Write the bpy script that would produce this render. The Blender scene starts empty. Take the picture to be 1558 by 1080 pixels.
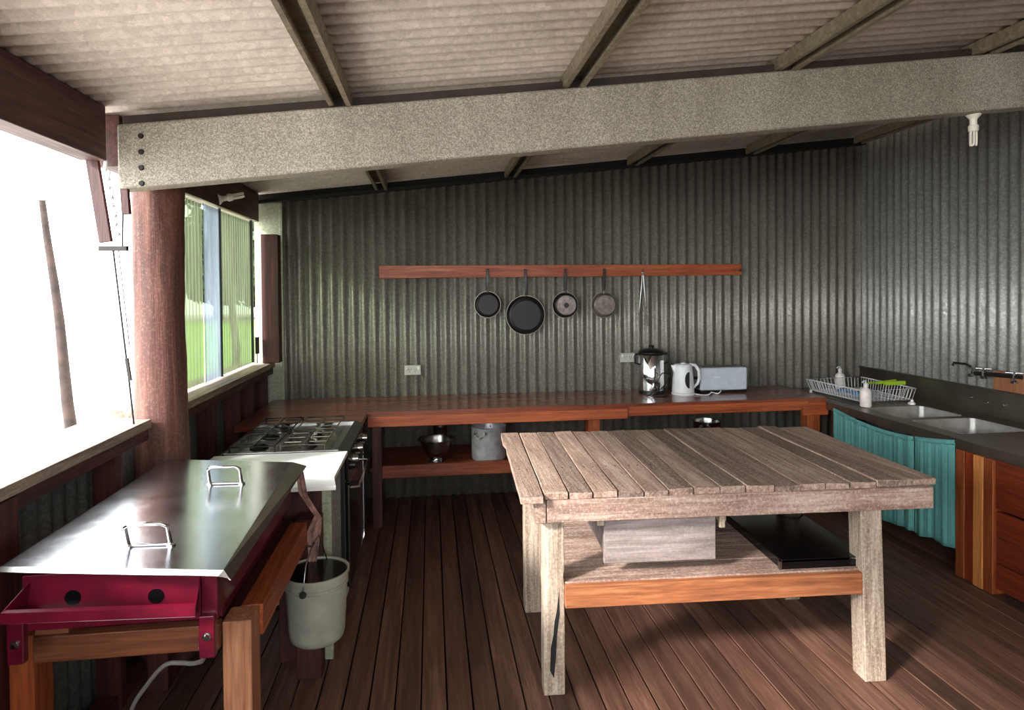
import bpy, math, random
from mathutils import Vector, Matrix, noise
random.seed(7)
C = bpy.context.scene.collection
PI = math.pi
def R(d): return math.radians(d)

# ------------------------------------------------------------------ mesh kit
class MB:
    def __init__(s): s.v = []; s.f = []; s.xf = None
    def add(s, vs, fs):
        n = len(s.v)
        for v in vs:
            v = Vector(v)
            if s.xf is not None: v = s.xf @ v
            s.v.append(v)
        s.f += [tuple(i + n for i in f) for f in fs]
        return s
    def box(s, x0, x1, y0, y1, z0, z1):
        return s.add([(x0,y0,z0),(x1,y0,z0),(x1,y1,z0),(x0,y1,z0),(x0,y0,z1),(x1,y0,z1),(x1,y1,z1),(x0,y1,z1)],
                     [(0,3,2,1),(4,5,6,7),(0,1,5,4),(1,2,6,5),(2,3,7,6),(3,0,4,7)])
    def hexa(s, b, t):        # four bottom and four top corners
        return s.add(list(b) + list(t), [(0,3,2,1),(4,5,6,7),(0,1,5,4),(1,2,6,5),(2,3,7,6),(3,0,4,7)])
    def beam(s, p0, p1, w, h, up=(0,0,1)):
        p0, p1 = Vector(p0), Vector(p1); d = (p1-p0).normalized(); up = Vector(up)
        r = d.cross(up).normalized(); u = r.cross(d)
        q = lambda p: [p-r*w/2-u*h/2, p+r*w/2-u*h/2, p+r*w/2+u*h/2, p-r*w/2+u*h/2]
        return s.add(q(p0)+q(p1), [(0,1,2,3),(4,7,6,5),(0,4,5,1),(1,5,6,2),(2,6,7,3),(3,7,4,0)])
    def prism(s, poly, axis, a, b):
        def P(p, t):
            return {'X':(t,p[0],p[1]), 'Y':(p[0],t,p[1]), 'Z':(p[0],p[1],t)}[axis]
        n = len(poly)
        return s.add([P(p,a) for p in poly]+[P(p,b) for p in poly],
                     [tuple(range(n)), tuple(range(2*n-1,n-1,-1))] + [(i,(i+1)%n+0 if 0 else (i+1)%n,n+(i+1)%n,n+i) for i in range(n)])
    def tube(s, pts, r, n=10, cap=True, closed=False):
        pts = [Vector(p) for p in pts]; m = len(pts)
        rs = r if isinstance(r,(list,tuple)) else [r]*m
        rings = []; prev = None
        for i,p in enumerate(pts):
            if closed: d = pts[(i+1)%m]-pts[i-1]
            else: d = pts[min(i+1,m-1)]-pts[max(i-1,0)]
            d.normalize()
            if prev is None:
                a = Vector((0,0,1)) if abs(d.z)<.9 else Vector((1,0,0))
                u = d.cross(a).normalized()
            else:
                u = prev-d*prev.dot(d)
                u = u.normalized() if u.length>1e-6 else d.orthogonal().normalized()
            prev = u; w = d.cross(u)
            rings.append([p+(u*math.cos(2*PI*k/n)+w*math.sin(2*PI*k/n))*rs[i] for k in range(n)])
        vs = [v for g in rings for v in g]; fs = []
        for i in range(m if closed else m-1):
            j = (i+1)%m
            for k in range(n): fs.append((i*n+k, i*n+(k+1)%n, j*n+(k+1)%n, j*n+k))
        if cap and not closed:
            fs.append(tuple(range(n-1,-1,-1))); fs.append(tuple((m-1)*n+k for k in range(n)))
        return s.add(vs, fs)
    def lathe(s, prof, c=(0,0,0), axis='Z', n=32, closed=False):
        vs = []; fs = []; m = len(prof); c = Vector(c)
        for r,h in prof:
            for k in range(n):
                a = 2*PI*k/n; x,y = r*math.cos(a), r*math.sin(a)
                vs.append(c+Vector({'Z':(x,y,h),'Y':(x,h,-y),'X':(h,x,y)}[axis]))
        for i in range(m if closed else m-1):
            j=(i+1)%m
            for k in range(n): fs.append((i*n+k, i*n+(k+1)%n, j*n+(k+1)%n, j*n+k))
        if not closed:
            if prof[0][0]>1e-5: fs.append(tuple(range(n-1,-1,-1)))
            if prof[-1][0]>1e-5: fs.append(tuple((m-1)*n+k for k in range(n)))
        return s.add(vs, fs)
    def grid(s, fn, nu, nv):
        vs = [fn(i/nu, j/nv) for j in range(nv+1) for i in range(nu+1)]
        fs = [(j*(nu+1)+i, j*(nu+1)+i+1, (j+1)*(nu+1)+i+1, (j+1)*(nu+1)+i) for j in range(nv) for i in range(nu)]
        return s.add(vs, fs)
    def build(s, name, mat, parent=None, smooth=False, bevel=0, seg=2, solid=0, origin=None, sub=0):
        me = bpy.data.meshes.new(name)
        root = parent
        off = Vector((0,0,0))
        while root is not None:
            off = off + root.location; root = root.parent
        if parent is None:
            if origin is None:
                xs=[v.x for v in s.v]; ys=[v.y for v in s.v]; zs=[v.z for v in s.v]
                origin=((min(xs)+max(xs))/2,(min(ys)+max(ys))/2,min(zs))
            off = Vector(origin)
        me.from_pydata([v-off for v in s.v], [], s.f); me.update(); me.validate()
        o = bpy.data.objects.new(name, me); C.objects.link(o)
        if parent is None: o.location = off
        else: o.parent = parent
        if mat: me.materials.append(mat)
        if smooth:
            for p in me.polygons: p.use_smooth = True
            me.set_sharp_from_angle(angle=R(smooth if smooth is not True else 50))
        if solid:
            m = o.modifiers.new('solid','SOLIDIFY'); m.thickness = solid; m.offset = 0
        if bevel:
            m = o.modifiers.new('bevel','BEVEL'); m.width = bevel; m.segments = seg; m.limit_method='ANGLE'; m.angle_limit=R(40); m.harden_normals=True
            if not smooth: 
                for p in me.polygons: p.use_smooth=True
                me.set_sharp_from_angle(angle=R(40))
        if sub:
            m = o.modifiers.new('sub','SUBSURF'); m.levels=sub; m.render_levels=sub
        # consistent outward normals
        import bmesh
        bm = bmesh.new(); bm.from_mesh(me); bmesh.ops.recalc_face_normals(bm, faces=bm.faces); bm.to_mesh(me); bm.free()
        return o
def tag(o, label=None, cat=None, group=None, kind=None):
    if label: o['label']=label
    if cat: o['category']=cat
    if group: o['group']=group
    if kind: o['kind']=kind
    return o
def thing(name, label, cat, loc, group=None):
    o = bpy.data.objects.new(name, None); o.location = loc; o.empty_display_size=.05; C.objects.link(o)
    return tag(o, label, cat, group)
def struct(o): o['kind']='structure'; return o
def dup(root, loc, label, group=None):
    r = root.copy(); C.objects.link(r); r.location = loc; r['label']=label
    if group: r['group']=group
    for ch in list(root.children):
        c = ch.copy(); C.objects.link(c); c.parent = r
        for g in list(ch.children):
            d = g.copy(); C.objects.link(d); d.parent = c
    return r

# ------------------------------------------------------------------ materials
def lin(c):
    f = lambda x: x/12.92 if x<=.04045 else ((x+.055)/1.055)**2.4
    return (f(c[0]),f(c[1]),f(c[2]),1)
def nodes(name):
    m = bpy.data.materials.new(name); m.use_nodes=True; nt=m.node_tree
    return m, nt, nt.nodes['Principled BSDF']
def N(nt, t, **k):
    n = nt.nodes.new(t)
    for a,b in k.items():
        if a in n.inputs: n.inputs[a].default_value=b
        else: setattr(n,a,b)
    return n
def ramp(nt, src, stops):
    r = nt.nodes.new('ShaderNodeValToRGB'); e=r.color_ramp.elements
    while len(e)<len(stops): e.new(.5)
    for i,(p,c) in enumerate(stops): e[i].position=p; e[i].color=c if len(c)==4 else lin(c)
    nt.links.new(src, r.inputs[0]); return r.outputs[0]
def coords(nt, scale=(1,1,1), kind='Object'):
    t = nt.nodes.new('ShaderNodeTexCoord'); m=nt.nodes.new('ShaderNodeMapping'); m.inputs['Scale'].default_value=scale
    nt.links.new(t.outputs[kind], m.inputs[0]); return m.outputs[0]
def mix(nt, fac, a, b, mode='MIX'):
    m = nt.nodes.new('ShaderNodeMix'); m.data_type='RGBA'; m.blend_type=mode
    for s,v in ((m.inputs[0],fac),(m.inputs[6],a),(m.inputs[7],b)):
        if hasattr(v,'is_output'): nt.links.new(v,s)
        else: s.default_value=v
    return m.outputs[2]
def noise_n(nt, vec, scale, detail=4, rough=.6, dist=0):
    n = N(nt,'ShaderNodeTexNoise',Scale=scale,Detail=detail,Roughness=rough,Distortion=dist)
    nt.links.new(vec,n.inputs['Vector']); return n.outputs['Fac']
def bump(nt, h, bs, strength=.3, dist=.01):
    b = N(nt,'ShaderNodeBump',Strength=strength,Distance=dist); nt.links.new(h,b.inputs['Height']); nt.links.new(b.outputs[0],bs.inputs['Normal']); return b
def plain(name, c, rough=.5, metal=0, var=.0, scale=20, coat=0, bmp=0):
    m,nt,b = nodes(name); b.inputs['Roughness'].default_value=rough; b.inputs['Metallic'].default_value=metal
    b.inputs['Coat Weight'].default_value=coat
    v = coords(nt)
    f = noise_n(nt,v,scale)
    c0 = tuple(x*(1-var) for x in c); c1=tuple(min(1,x*(1+var)) for x in c)
    nt.links.new(ramp(nt,f,[(.35,c0),(.65,c1)]), b.inputs['Base Color'])
    if bmp: bump(nt,f,b,bmp)
    return m
def wood(name, dark, mid, light, axis='X', rough=.5, freq=1, isl=.25, bmp=.25, coat=0, grime=None, grime_amt=.5, speck=0, streak=.45):
    m,nt,b = nodes(name); b.inputs['Coat Weight'].default_value=coat; b.inputs['Coat Roughness'].default_value=.15
    sc = {'X':(1.3,22,22),'Y':(22,1.3,22),'Z':(22,22,1.3)}[axis]
    geo = nt.nodes.new('ShaderNodeNewGeometry')
    tc = nt.nodes.new('ShaderNodeTexCoord')
    off = N(nt,'ShaderNodeVectorMath',operation='MULTIPLY_ADD')
    comb = nt.nodes.new('ShaderNodeCombineXYZ')
    for i in range(3): nt.links.new(geo.outputs['Random Per Island'],comb.inputs[i])
    nt.links.new(comb.outputs[0],off.inputs[0]); off.inputs[1].default_value=(7.3,5.1,3.7); nt.links.new(tc.outputs['Object'],off.inputs[2])
    mp = nt.nodes.new('ShaderNodeMapping'); mp.inputs['Scale'].default_value=tuple(x*freq for x in sc); nt.links.new(off.outputs[0],mp.inputs[0])
    g = noise_n(nt,mp.outputs[0],1.6,6,.65,.6)
    col = ramp(nt,g,[(.28,dark),(.5,mid),(.72,light)])
    # fine streaks
    mp2 = nt.nodes.new('ShaderNodeMapping'); mp2.inputs['Scale'].default_value=tuple(x*4 for x in sc); nt.links.new(off.outputs[0],mp2.inputs[0])
    g2 = noise_n(nt,mp2.outputs[0],1.5,3,.6)
    col = mix(nt,streak,col,ramp(nt,g2,[(.3,(.45,.45,.45)),(.6,(1,1,1))]),'MULTIPLY')
    # board to board variation
    var = ramp(nt,geo.outputs['Random Per Island'],[(0,(1-isl*1.2,)*3),(.5,(1-isl*.45,1-isl*.5,1-isl*.5)),(1,(1,1,1))])
    col = mix(nt,1.0,col,var,'MULTIPLY')
    if grime is not None:
        big = noise_n(nt,tc.outputs['Object'],3.2,7,.7,.4)
        col = mix(nt,ramp(nt,big,[(.42,(0,0,0)),(.68,(grime_amt,)*3)]),col,lin(grime))
    if speck:
        sp = noise_n(nt,tc.outputs['Object'],95,3,.7)
        col = mix(nt,ramp(nt,sp,[(.5,(0,0,0)),(.72,(speck,)*3)]),col,lin((.86,.82,.74)))
        col = mix(nt,ramp(nt,sp,[(.28,(speck,)*3),(.46,(0,0,0))]),col,lin((.16,.11,.09)))
    nt.links.new(col,b.inputs['Base Color'])
    nt.links.new(ramp(nt,g,[(.3,(min(1,rough+.12),)*3+(1,)),(.7,(max(.05,rough-.08),)*3+(1,))]),b.inputs['Roughness'])
    bump(nt,g2,b,bmp,.004)
    return m
def zinc(name, c0, c1, metal=.35, rough=.5, spangle=90, speck=.5, fs=170):
    m,nt,b = nodes(name); v=coords(nt)
    vo = N(nt,'ShaderNodeTexVoronoi',Scale=spangle); nt.links.new(v,vo.inputs['Vector'])
    sp = nt.nodes.new('ShaderNodeSeparateColor'); nt.links.new(vo.outputs['Color'],sp.inputs[0])
    big = noise_n(nt,coords(nt,(1,1,.35)),2.2,5,.65)
    fine = noise_n(nt,v,fs,3,.75)
    col = ramp(nt,big,[(.3,c0),(.7,c1)])
    col = mix(nt,speck,col,ramp(nt,sp.outputs[0],[(0,(.55,.55,.55)),(.7,(.85,.85,.85)),(1,(1,1,1))]),'MULTIPLY')
    col = mix(nt,speck*.8,col,ramp(nt,fine,[(.35,(.45,.45,.45)),(.62,(1,1,1))]),'MULTIPLY')
    nt.links.new(col,b.inputs['Base Color']); b.inputs['Metallic'].default_value=metal
    nt.links.new(ramp(nt,sp.outputs[1],[(0,(rough-.1,)*3+(1,)),(1,(rough+.15,)*3+(1,))]),b.inputs['Roughness'])
    return m
def glassy(name, tint, alpha, rough=.25, diffuse=None, dm=.3):
    # clear plastic sheet: part of the light passes, part scatters, a little reflects
    m,nt,b = nodes(name); out = nt.nodes['Material Output']; nt.nodes.remove(b)
    tr = N(nt,'ShaderNodeBsdfTransparent'); tr.inputs[0].default_value=lin(tint)
    df = N(nt,'ShaderNodeBsdfTranslucent'); df.inputs[0].default_value=lin(diffuse or tint)
    d2 = N(nt,'ShaderNodeBsdfDiffuse'); d2.inputs[0].default_value=lin(diffuse or tint)
    gl = N(nt,'ShaderNodeBsdfGlossy',Roughness=rough)
    v = coords(nt,(3,3,.6)); f = noise_n(nt,v,3,5,.6,.5)
    a = nt.nodes.new('ShaderNodeAddShader'); mx0 = N(nt,'ShaderNodeMixShader',Fac=.4); nt.links.new(df.outputs[0],mx0.inputs[1]); nt.links.new(d2.outputs[0],mx0.inputs[2])
    mx = nt.nodes.new('ShaderNodeMixShader'); nt.links.new(ramp(nt,f,[(.3,(dm*.5,)*3+(1,)),(.7,(dm,)*3+(1,))]),mx.inputs[0])
    nt.links.new(tr.outputs[0],mx.inputs[1]); nt.links.new(mx0.outputs[0],mx.inputs[2])
    lw = N(nt,'ShaderNodeLayerWeight',Blend=.5); pw = N(nt,'ShaderNodeMath',operation='POWER'); nt.links.new(lw.outputs['Facing'],pw.inputs[0]); pw.inputs[1].default_value=5; pm = N(nt,'ShaderNodeMath',operation='MULTIPLY_ADD'); nt.links.new(pw.outputs[0],pm.inputs[0]); pm.inputs[1].default_value=.7; pm.inputs[2].default_value=.03; m2 = nt.nodes.new('ShaderNodeMixShader')
    nt.links.new(pm.outputs[0],m2.inputs[0]); nt.links.new(mx.outputs[0],m2.inputs[1]); nt.links.new(gl.outputs[0],m2.inputs[2])
    nt.links.new(m2.outputs[0],out.inputs[0]); nt.nodes.remove(a)
    return m
def brushed(name, c, rough=.2, axis='X', smudge=.12):
    m,nt,b = nodes(name); b.inputs['Metallic'].default_value=1
    f = noise_n(nt,coords(nt,{'X':(2,120,120),'Y':(120,2,120),'Z':(120,120,2)}[axis]),1,3)
    g = noise_n(nt,coords(nt),6,6,.7,.6)
    nt.links.new(ramp(nt,g,[(.3,tuple(x*.82 for x in c)),(.7,c)]),b.inputs['Base Color'])
    mm = N(nt,'ShaderNodeMath',operation='MULTIPLY_ADD'); nt.links.new(g,mm.inputs[0]); mm.inputs[1].default_value=smudge*2; mm.inputs[2].default_value=max(.02,rough-smudge)
    nt.links.new(mm.outputs[0],b.inputs['Roughness']); bump(nt,f,b,.06,.002)
    return m

M = {}
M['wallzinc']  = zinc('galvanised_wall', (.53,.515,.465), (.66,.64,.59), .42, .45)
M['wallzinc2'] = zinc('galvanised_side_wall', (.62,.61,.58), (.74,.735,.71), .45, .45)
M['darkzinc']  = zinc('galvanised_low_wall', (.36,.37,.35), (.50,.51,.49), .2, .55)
M['roofsheet'] = zinc('roof_sheet', (.70,.64,.59), (.84,.78,.73), .05, .6, 60, .3)
M['beam']      = zinc('speckled_beam', (.68,.64,.56), (.84,.80,.73), .05, .6, 220, .8, 260)
M['purlin']    = zinc('purlin_zinc', (.50,.45,.37), (.66,.60,.50), .2, .5, 60, .5)
M['flatzinc']  = zinc('flat_zinc', (.62,.64,.52), (.75,.76,.66), .15, .5, 90, .4)
M['redwood']   = wood('dark_red_timber', (.16,.05,.035), (.30,.11,.08), (.42,.19,.13), 'Y', .55)
M['redwoodZ']  = wood('dark_red_timber_upright', (.16,.05,.035), (.30,.11,.08), (.42,.19,.13), 'Z', .55)
M['sill']      = wood('sill_timber', (.45,.36,.30), (.62,.54,.46), (.78,.70,.62), 'Y', .7, grime=(.25,.12,.09), grime_amt=.5, speck=.4)
M['logm']      = wood('log_bark', (.22,.11,.08), (.37,.20,.15), (.52,.34,.27), 'Z', .7, freq=.5, bmp=.4, speck=.3, streak=.25)
M['floor']     = wood('floor_boards', (.29,.175,.135), (.43,.295,.235), (.56,.42,.35), 'Y', .5, freq=.8, isl=.35, bmp=.3, grime=(.44,.30,.23), grime_amt=.5)
M['ctop']      = wood('varnished_worktop', (.36,.15,.09), (.54,.25,.15), (.66,.36,.22), 'X', .3, isl=.25, bmp=.08, coat=.6)
M['orange']    = wood('orange_timber', (.54,.22,.10), (.70,.34,.17), (.80,.46,.26), 'X', .45, isl=.2, bmp=.12)
M['orangeY']   = wood('orange_timber_long', (.50,.20,.08), (.66,.32,.14), (.76,.42,.21), 'Y', .45, isl=.2, bmp=.12)
M['shelfedge'] = wood('table_shelf_edge', (.46,.25,.15), (.62,.37,.22), (.74,.50,.34), 'X', .5, isl=.1, bmp=.15, speck=.1)
M['stand']     = wood('shaded_stand_timber', (.34,.17,.09), (.48,.26,.14), (.58,.36,.22), 'X', .5, isl=.2, bmp=.12)  # orange timber darkened; the shade on the front rail is in the colour
M['orangeZ']   = wood('orange_timber_post', (.50,.19,.08), (.68,.34,.15), (.80,.48,.24), 'Z', .45, isl=.35, bmp=.12)
M['paleZ']     = wood('pale_timber_leg', (.58,.34,.22), (.70,.46,.32), (.80,.58,.42), 'Z', .5, isl=.2, bmp=.12)
M['shelfwood'] = wood('shelf_timber', (.40,.16,.08), (.55,.25,.12), (.66,.34,.18), 'X', .5, isl=.3, bmp=.15, speck=.1)
M['cabZ']      = wood('red_post_board', (.38,.12,.05), (.54,.20,.09), (.62,.28,.13), 'Z', .4, isl=.1, bmp=.1)
M['paleZ2']    = wood('pale_post_board', (.62,.34,.16), (.76,.48,.25), (.86,.62,.36), 'Z', .4, isl=.05, bmp=.1)
M['cab']       = wood('red_cabinet_board', (.34,.12,.05), (.52,.20,.09), (.62,.28,.13), 'Y', .4, isl=.25, bmp=.1)
M['grey']      = wood('weathered_top', (.46,.35,.29), (.66,.54,.47), (.82,.72,.65), 'Y', .75, isl=.3, bmp=.6, grime=(.36,.25,.20), grime_amt=.6, speck=.65, streak=.25)
M['greyX']     = wood('weathered_apron', (.44,.32,.28), (.64,.52,.46), (.82,.73,.66), 'X', .75, isl=.15, bmp=.6, grime=(.40,.24,.19), grime_amt=.7, speck=.65, streak=.25)
M['greyZ']     = wood('weathered_leg', (.46,.38,.31), (.66,.58,.50), (.82,.76,.68), 'Z', .75, isl=.1, bmp=.6, grime=(.42,.33,.28), grime_amt=.5, speck=.65, streak=.25)
M['drawer']    = wood('weathered_drawer', (.44,.39,.37), (.56,.50,.48), (.68,.62,.61), 'X', .75, isl=.1, bmp=.4, grime=(.36,.30,.28), grime_amt=.5, speck=.4, streak=.3)
M['lidsteel']  = brushed('lid_steel', (.74,.74,.75), .20, 'X', .09)
M['steel']     = brushed('stainless', (.68,.67,.66), .24, 'Y', .1)
M['dullsteel'] = brushed('dull_stainless', (.56,.53,.48), .42, 'Y', .12)
M['chrome']    = plain('chrome', (.85,.85,.86), .08, 1)
M['bowl']      = plain('sink_bowl_steel', (.56,.55,.53), .34, .7, .08, 10)
M['alu']       = plain('pot_aluminium', (.74,.74,.76), .42, .55, .12, 12)
M['black']     = plain('black_plastic', (.05,.045,.045), .35)
M['pan']       = plain('pan_coating', (.035,.03,.03), .5, 0, .2, 60)
M['pangrey']   = plain('pan_base_grey', (.50,.45,.43), .38, .6, .15, 30)
M['burg']      = plain('burgundy_paint', (.34,.035,.115), .3, 0, .12, 14, .3)
M['white']     = plain('white_enamel', (.93,.93,.90), .3, 0, .02)
M['whitep']    = plain('white_plastic', (.86,.86,.86), .35, 0, .03)
M['toast']     = plain('toaster_plastic', (.74,.77,.80), .4, 0, .03)
M['socket']    = plain('socket_plastic', (.72,.71,.66), .4, 0, .05)
M['iron']      = plain('cast_iron', (.12,.10,.09), .5, .3, .2, 60)
M['ovenblack'] = plain('oven_black', (.035,.035,.04), .15)
M['darkgrey']  = plain('dark_steel_strip', (.20,.22,.21), .35, .6)
M['bucket']    = plain('bucket_plastic', (.60,.60,.54), .5, 0, .06, 12)
M['hose']      = plain('gas_hose', (.42,.40,.38), .5)
M['bulb']      = plain('bulb_white', (.88,.86,.80), .3)
M['teal']      = plain('teal_cloth', (.34,.57,.555), .85, 0, .05, 40, 0, .1)
M['green']     = plain('green_brush', (.62,.75,.10), .5)
M['blue']      = plain('pale_blue_cloth', (.45,.66,.82), .7)
M['soap']      = plain('soap_bottle_plastic', (.90,.86,.83), .3, 0, .05)
M['pane']      = glassy('plastic_pane', (.44,.48,.40), .5, .12, (.40,.43,.33), .6)
M['panegrey']  = glassy('plastic_pane_old', (.42,.46,.49), .5, .12, (.44,.48,.51), .75)
M['beam_shade']    = plain('beam_shade_brown', (.20,.15,.12), .7, 0, .2, 12)  # dark colour stands for the shadow band above the roof beam
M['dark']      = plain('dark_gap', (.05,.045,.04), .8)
M['subfloor']  = plain('sub_floor', (.03,.02,.02), .9)
M['trunk']     = plain('tree_bark', (.20,.15,.13), .9, 0, .3, 8, 0, .6)
M['leaf']      = plain('tree_leaf', (.15,.20,.09), .6, 0, .5, 2)
M['ground']    = plain('pale_gravel', (.72,.70,.67), .9, 0, .05, 5)
M['grass']     = plain('lawn_grass', (.50,.66,.22), .9, 0, .2, 3)
M['strap']     = plain('stained_plastic_strip', (.58,.45,.42), .35, 0, .3, 25)

# ------------------------------------------------------------------ key heights
SL = .1095
def roofz(x): return 2.398 + SL*x          # underside of the purlins
XL, XR, YB, YF = -1.25, 3.62, 5.0, -1.6

# ------------------------------------------------------------------ room shell
b = MB(); x = XL-.1; 
while x < XR+.1:
    y0 = YF
    for (a,c) in ((YF,1.2+random.random()),(None,YB+.02)):
        if a is None: a = cut+.003
        else: cut = c
        b.box(x, x+.0945, a, c, -.022+random.uniform(-.001,.001), random.uniform(-.0012,.0012))
    x += .1
fl = struct(b.build('floor', M['floor'], bevel=.0025, seg=1, origin=(0,0,0)))
fb = MB().box(XL-.3,XR+.3,YF-.1,YB+.2,-.12,-.045).build('sub_floor', M['subfloor'], fl)

PITCH=.0775; AMP=.0125
def corr(w): return AMP*math.sin(2*PI*w/PITCH)
# back wall (clad in upright corrugated iron up to the sloping roof line)
b = MB(); x0=-1.105; W=XR+.06-x0; n=int(W/PITCH*10)
b.grid(lambda u,v:(x0+W*u, YB+corr(W*u), -.06+v*(roofz(x0+W*u)-.012+.06)), n, 1)
wb = struct(b.build('wall_back', M['wallzinc'], smooth=80, solid=.001, origin=(0,YB,0)))
b = MB(); b.hexa([(XL-.05,YB-.004,-.06),(x0+.004,YB-.004,-.06),(x0+.004,YB+.004,-.06),(XL-.05,YB+.004,-.06)],
                 [(XL-.05,YB-.004,roofz(XL)-.01),(x0+.004,YB-.004,roofz(x0)-.01),(x0+.004,YB+.004,roofz(x0)-.01),(XL-.05,YB+.004,roofz(XL)-.01)])
b.build('flat_flashing', M['flatzinc'], wb)
b = MB().box(x0-.012,x0+.012,YB-.02,YB,0,roofz(x0)-.02); b.build('corner_bead', M['flatzinc'], wb, bevel=.004)
# right wall
b = MB(); n=int((YB+.05-YF)/PITCH*10)
b.grid(lambda u,v:(XR+corr((YB+.05-YF)*u), YB+.05-(YB+.05-YF)*u, -.06+v*(roofz(XR)+.12)), n, 1)
wr = struct(b.build('wall_right', M['wallzinc2'], smooth=80, solid=.001, origin=(XR,0,0)))
# low left wall : corrugated sheet outside the frame
b = MB(); 
b.grid(lambda u,v:(-1.30+corr((YB-YF)*u), YB-(YB-YF)*u, -.06+v*1.09), n, 1)
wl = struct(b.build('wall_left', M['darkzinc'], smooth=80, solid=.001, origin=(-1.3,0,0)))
for yy in (4.86,4.50,4.17,3.72,3.30,2.62,1.70,1.28,.6,-.2,-1.0):
    w=.045 if yy!=3.30 else .06
    MB().box(-1.28,-1.19,yy-w/2,yy+w/2,0,1.03).build('stud', M['redwoodZ'], wl, bevel=.002)
MB().box(-1.285,-1.175,3.08,YB-.02,.985,1.035).build('top_rail', M['redwood'], wl, bevel=.002)
MB().box(-1.285,-1.175,YF,2.84,.985,1.035).build('top_rail', M['redwood'], wl, bevel=.002)
MB().box(-1.275,-1.2,YF,2.82,.0,.06).box(-1.275,-1.2,3.08,YB-.02,.0,.06).build('bottom_rail', M['redwood'], wl, bevel=.002)
# wide stud near the camera
MB().box(-1.21,-1.162,1.84,1.965,0,1.03).build('stud', M['redwoodZ'], wl, bevel=.002)
# unseen front wall, added with its open side sized to limit the light
b = MB()
b.grid(lambda u,v:(XL+(XR-XL)*u, YF+corr((XR-XL)*u), v*1.0), 600, 1)
wf = struct(b.build('wall_front_baffle', M['wallzinc'], smooth=80, solid=.001, origin=(0,YF,0)))
b = MB(); b.grid(lambda u,v:(1.9+(XR-1.9)*u, YF+corr((XR-1.9)*u), 1+v*(roofz(1.9)-1.0)), 220, 1); b.build('upper_baffle', M['wallzinc'], wf, smooth=80, solid=.001)  # narrows the opening of the added wall against light from behind

# sills
for i,(a,c) in enumerate(((YF,2.835),(3.055,4.985))):
    b = MB(); b.box(-1.42,-1.16,a,c,1.035,1.072)
    struct(b.build('trim_%d'%(i+1), M['sill'], bevel=.003))

# roof sheet, waves running down the slope
b = MB(); ny=int((YB+.1-YF)/PITCH*8)
def roof(u,v):
    y = YF-.2+(YB+.3-YF)*u; x=-1.58+(XR+1.83)*v
    return (x,y,roofz(x)+.075+.009*math.sin(2*PI*y/PITCH))
b.grid(roof, ny, 2)
struct(b.build('ceiling', M['roofsheet'], smooth=80, solid=.001, origin=(0,0,2.4)))
# dark closer strip along the top of the back wall
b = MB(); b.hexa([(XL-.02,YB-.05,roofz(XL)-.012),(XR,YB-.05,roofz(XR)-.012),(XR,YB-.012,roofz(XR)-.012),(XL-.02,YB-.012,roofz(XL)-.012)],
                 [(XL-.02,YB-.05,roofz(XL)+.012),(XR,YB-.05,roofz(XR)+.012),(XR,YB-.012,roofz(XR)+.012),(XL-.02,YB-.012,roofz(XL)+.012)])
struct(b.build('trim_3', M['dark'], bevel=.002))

b = MB(); b.hexa([(XL-.12,YB+.02,roofz(XL)-.05),(XR+.1,YB+.02,roofz(XR)-.05),(XR+.1,YB+.12,roofz(XR)-.05),(XL-.12,YB+.12,roofz(XL)-.05)],
                 [(XL-.12,YB+.02,roofz(XL)+.085),(XR+.1,YB+.02,roofz(XR)+.085),(XR+.1,YB+.12,roofz(XR)+.085),(XL-.12,YB+.12,roofz(XL)+.085)])
struct(b.build('trim_4', M['dark']))
# ------------------------------------------------------------------ roof timbers and steel
# purlins (open-bottomed channels)
def purlin_mb(x, y0, y1):
    z = roofz(x)
    b = MB(); t=.003; w=.046; h=.062
    for s in (-1,1):
        b.box(*sorted((x+s*w, x+s*(w-t))), y0,y1, z,z+h)
        b.box(*sorted((x+s*w, x+s*(w-.020))), y0,y1, z-.001,z+.004)
        b.box(*sorted((x+s*(w-.020), x+s*(w-.023))), y0,y1, z,z+.012)
    b.box(x-w,x+w,y0,y1,z+h-t,z+h)
    return b
plabels = ['ceiling purlin nearest the window side, running from above the log post to the back wall',
           'second ceiling purlin from the window side, passing above the hanging frying pans',
           'ceiling purlin crossing above the work table, third from the window side',
           'ceiling purlin above the sink bench curtain, fourth from the window side',
           'ceiling purlin in the corner beside the right-hand corrugated wall']
for x,l in zip((-.36,.625,1.605,2.60,3.55),plabels):
    tag(purlin_mb(x,YF-.1,YB-.052).build('ceiling_purlin', M['purlin'], bevel=.0015, seg=1), l,'purlin','steel purlins under the roof')
# main speckled beam
BY0,BY1 = 2.70,2.80
rt = thing('roof_beam','wide speckled pale grey roof beam crossing the room, bolted to the log post','beam',(-1.2,BY0,2.0))
b = MB(); xa,xb=-1.215,XR-.02
zb = lambda x: 2.137+SL*x*.985
b.hexa([(xa,BY0,zb(xa)),(xb,BY0,zb(xb)),(xb,BY1,zb(xb)),(xa,BY1,zb(xa))],[(xa,BY0,roofz(xa)-.003),(xb,BY0,roofz(xb)-.003),(xb,BY1,roofz(xb)-.003),(xa,BY1,roofz(xa)-.003)])
b.build('beam_timber', M['beam'], rt, bevel=.012, seg=3)
b = MB(); b.hexa([(xa,BY0+.052,roofz(xa)-.002),(xb,BY0+.052,roofz(xb)-.002),(xb,BY1-.002,roofz(xb)-.002),(xa,BY1-.002,roofz(xa)-.002)],[(xa,BY0+.052,roofz(xa)+.042),(xb,BY0+.052,roofz(xb)+.042),(xb,BY1-.002,roofz(xb)+.042),(xa,BY1-.002,roofz(xa)+.042)])  # strip added on the beam to draw the shadow under the sheet
b.build('shade_strip', M['beam_shade'], rt, bevel=.003)
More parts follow.
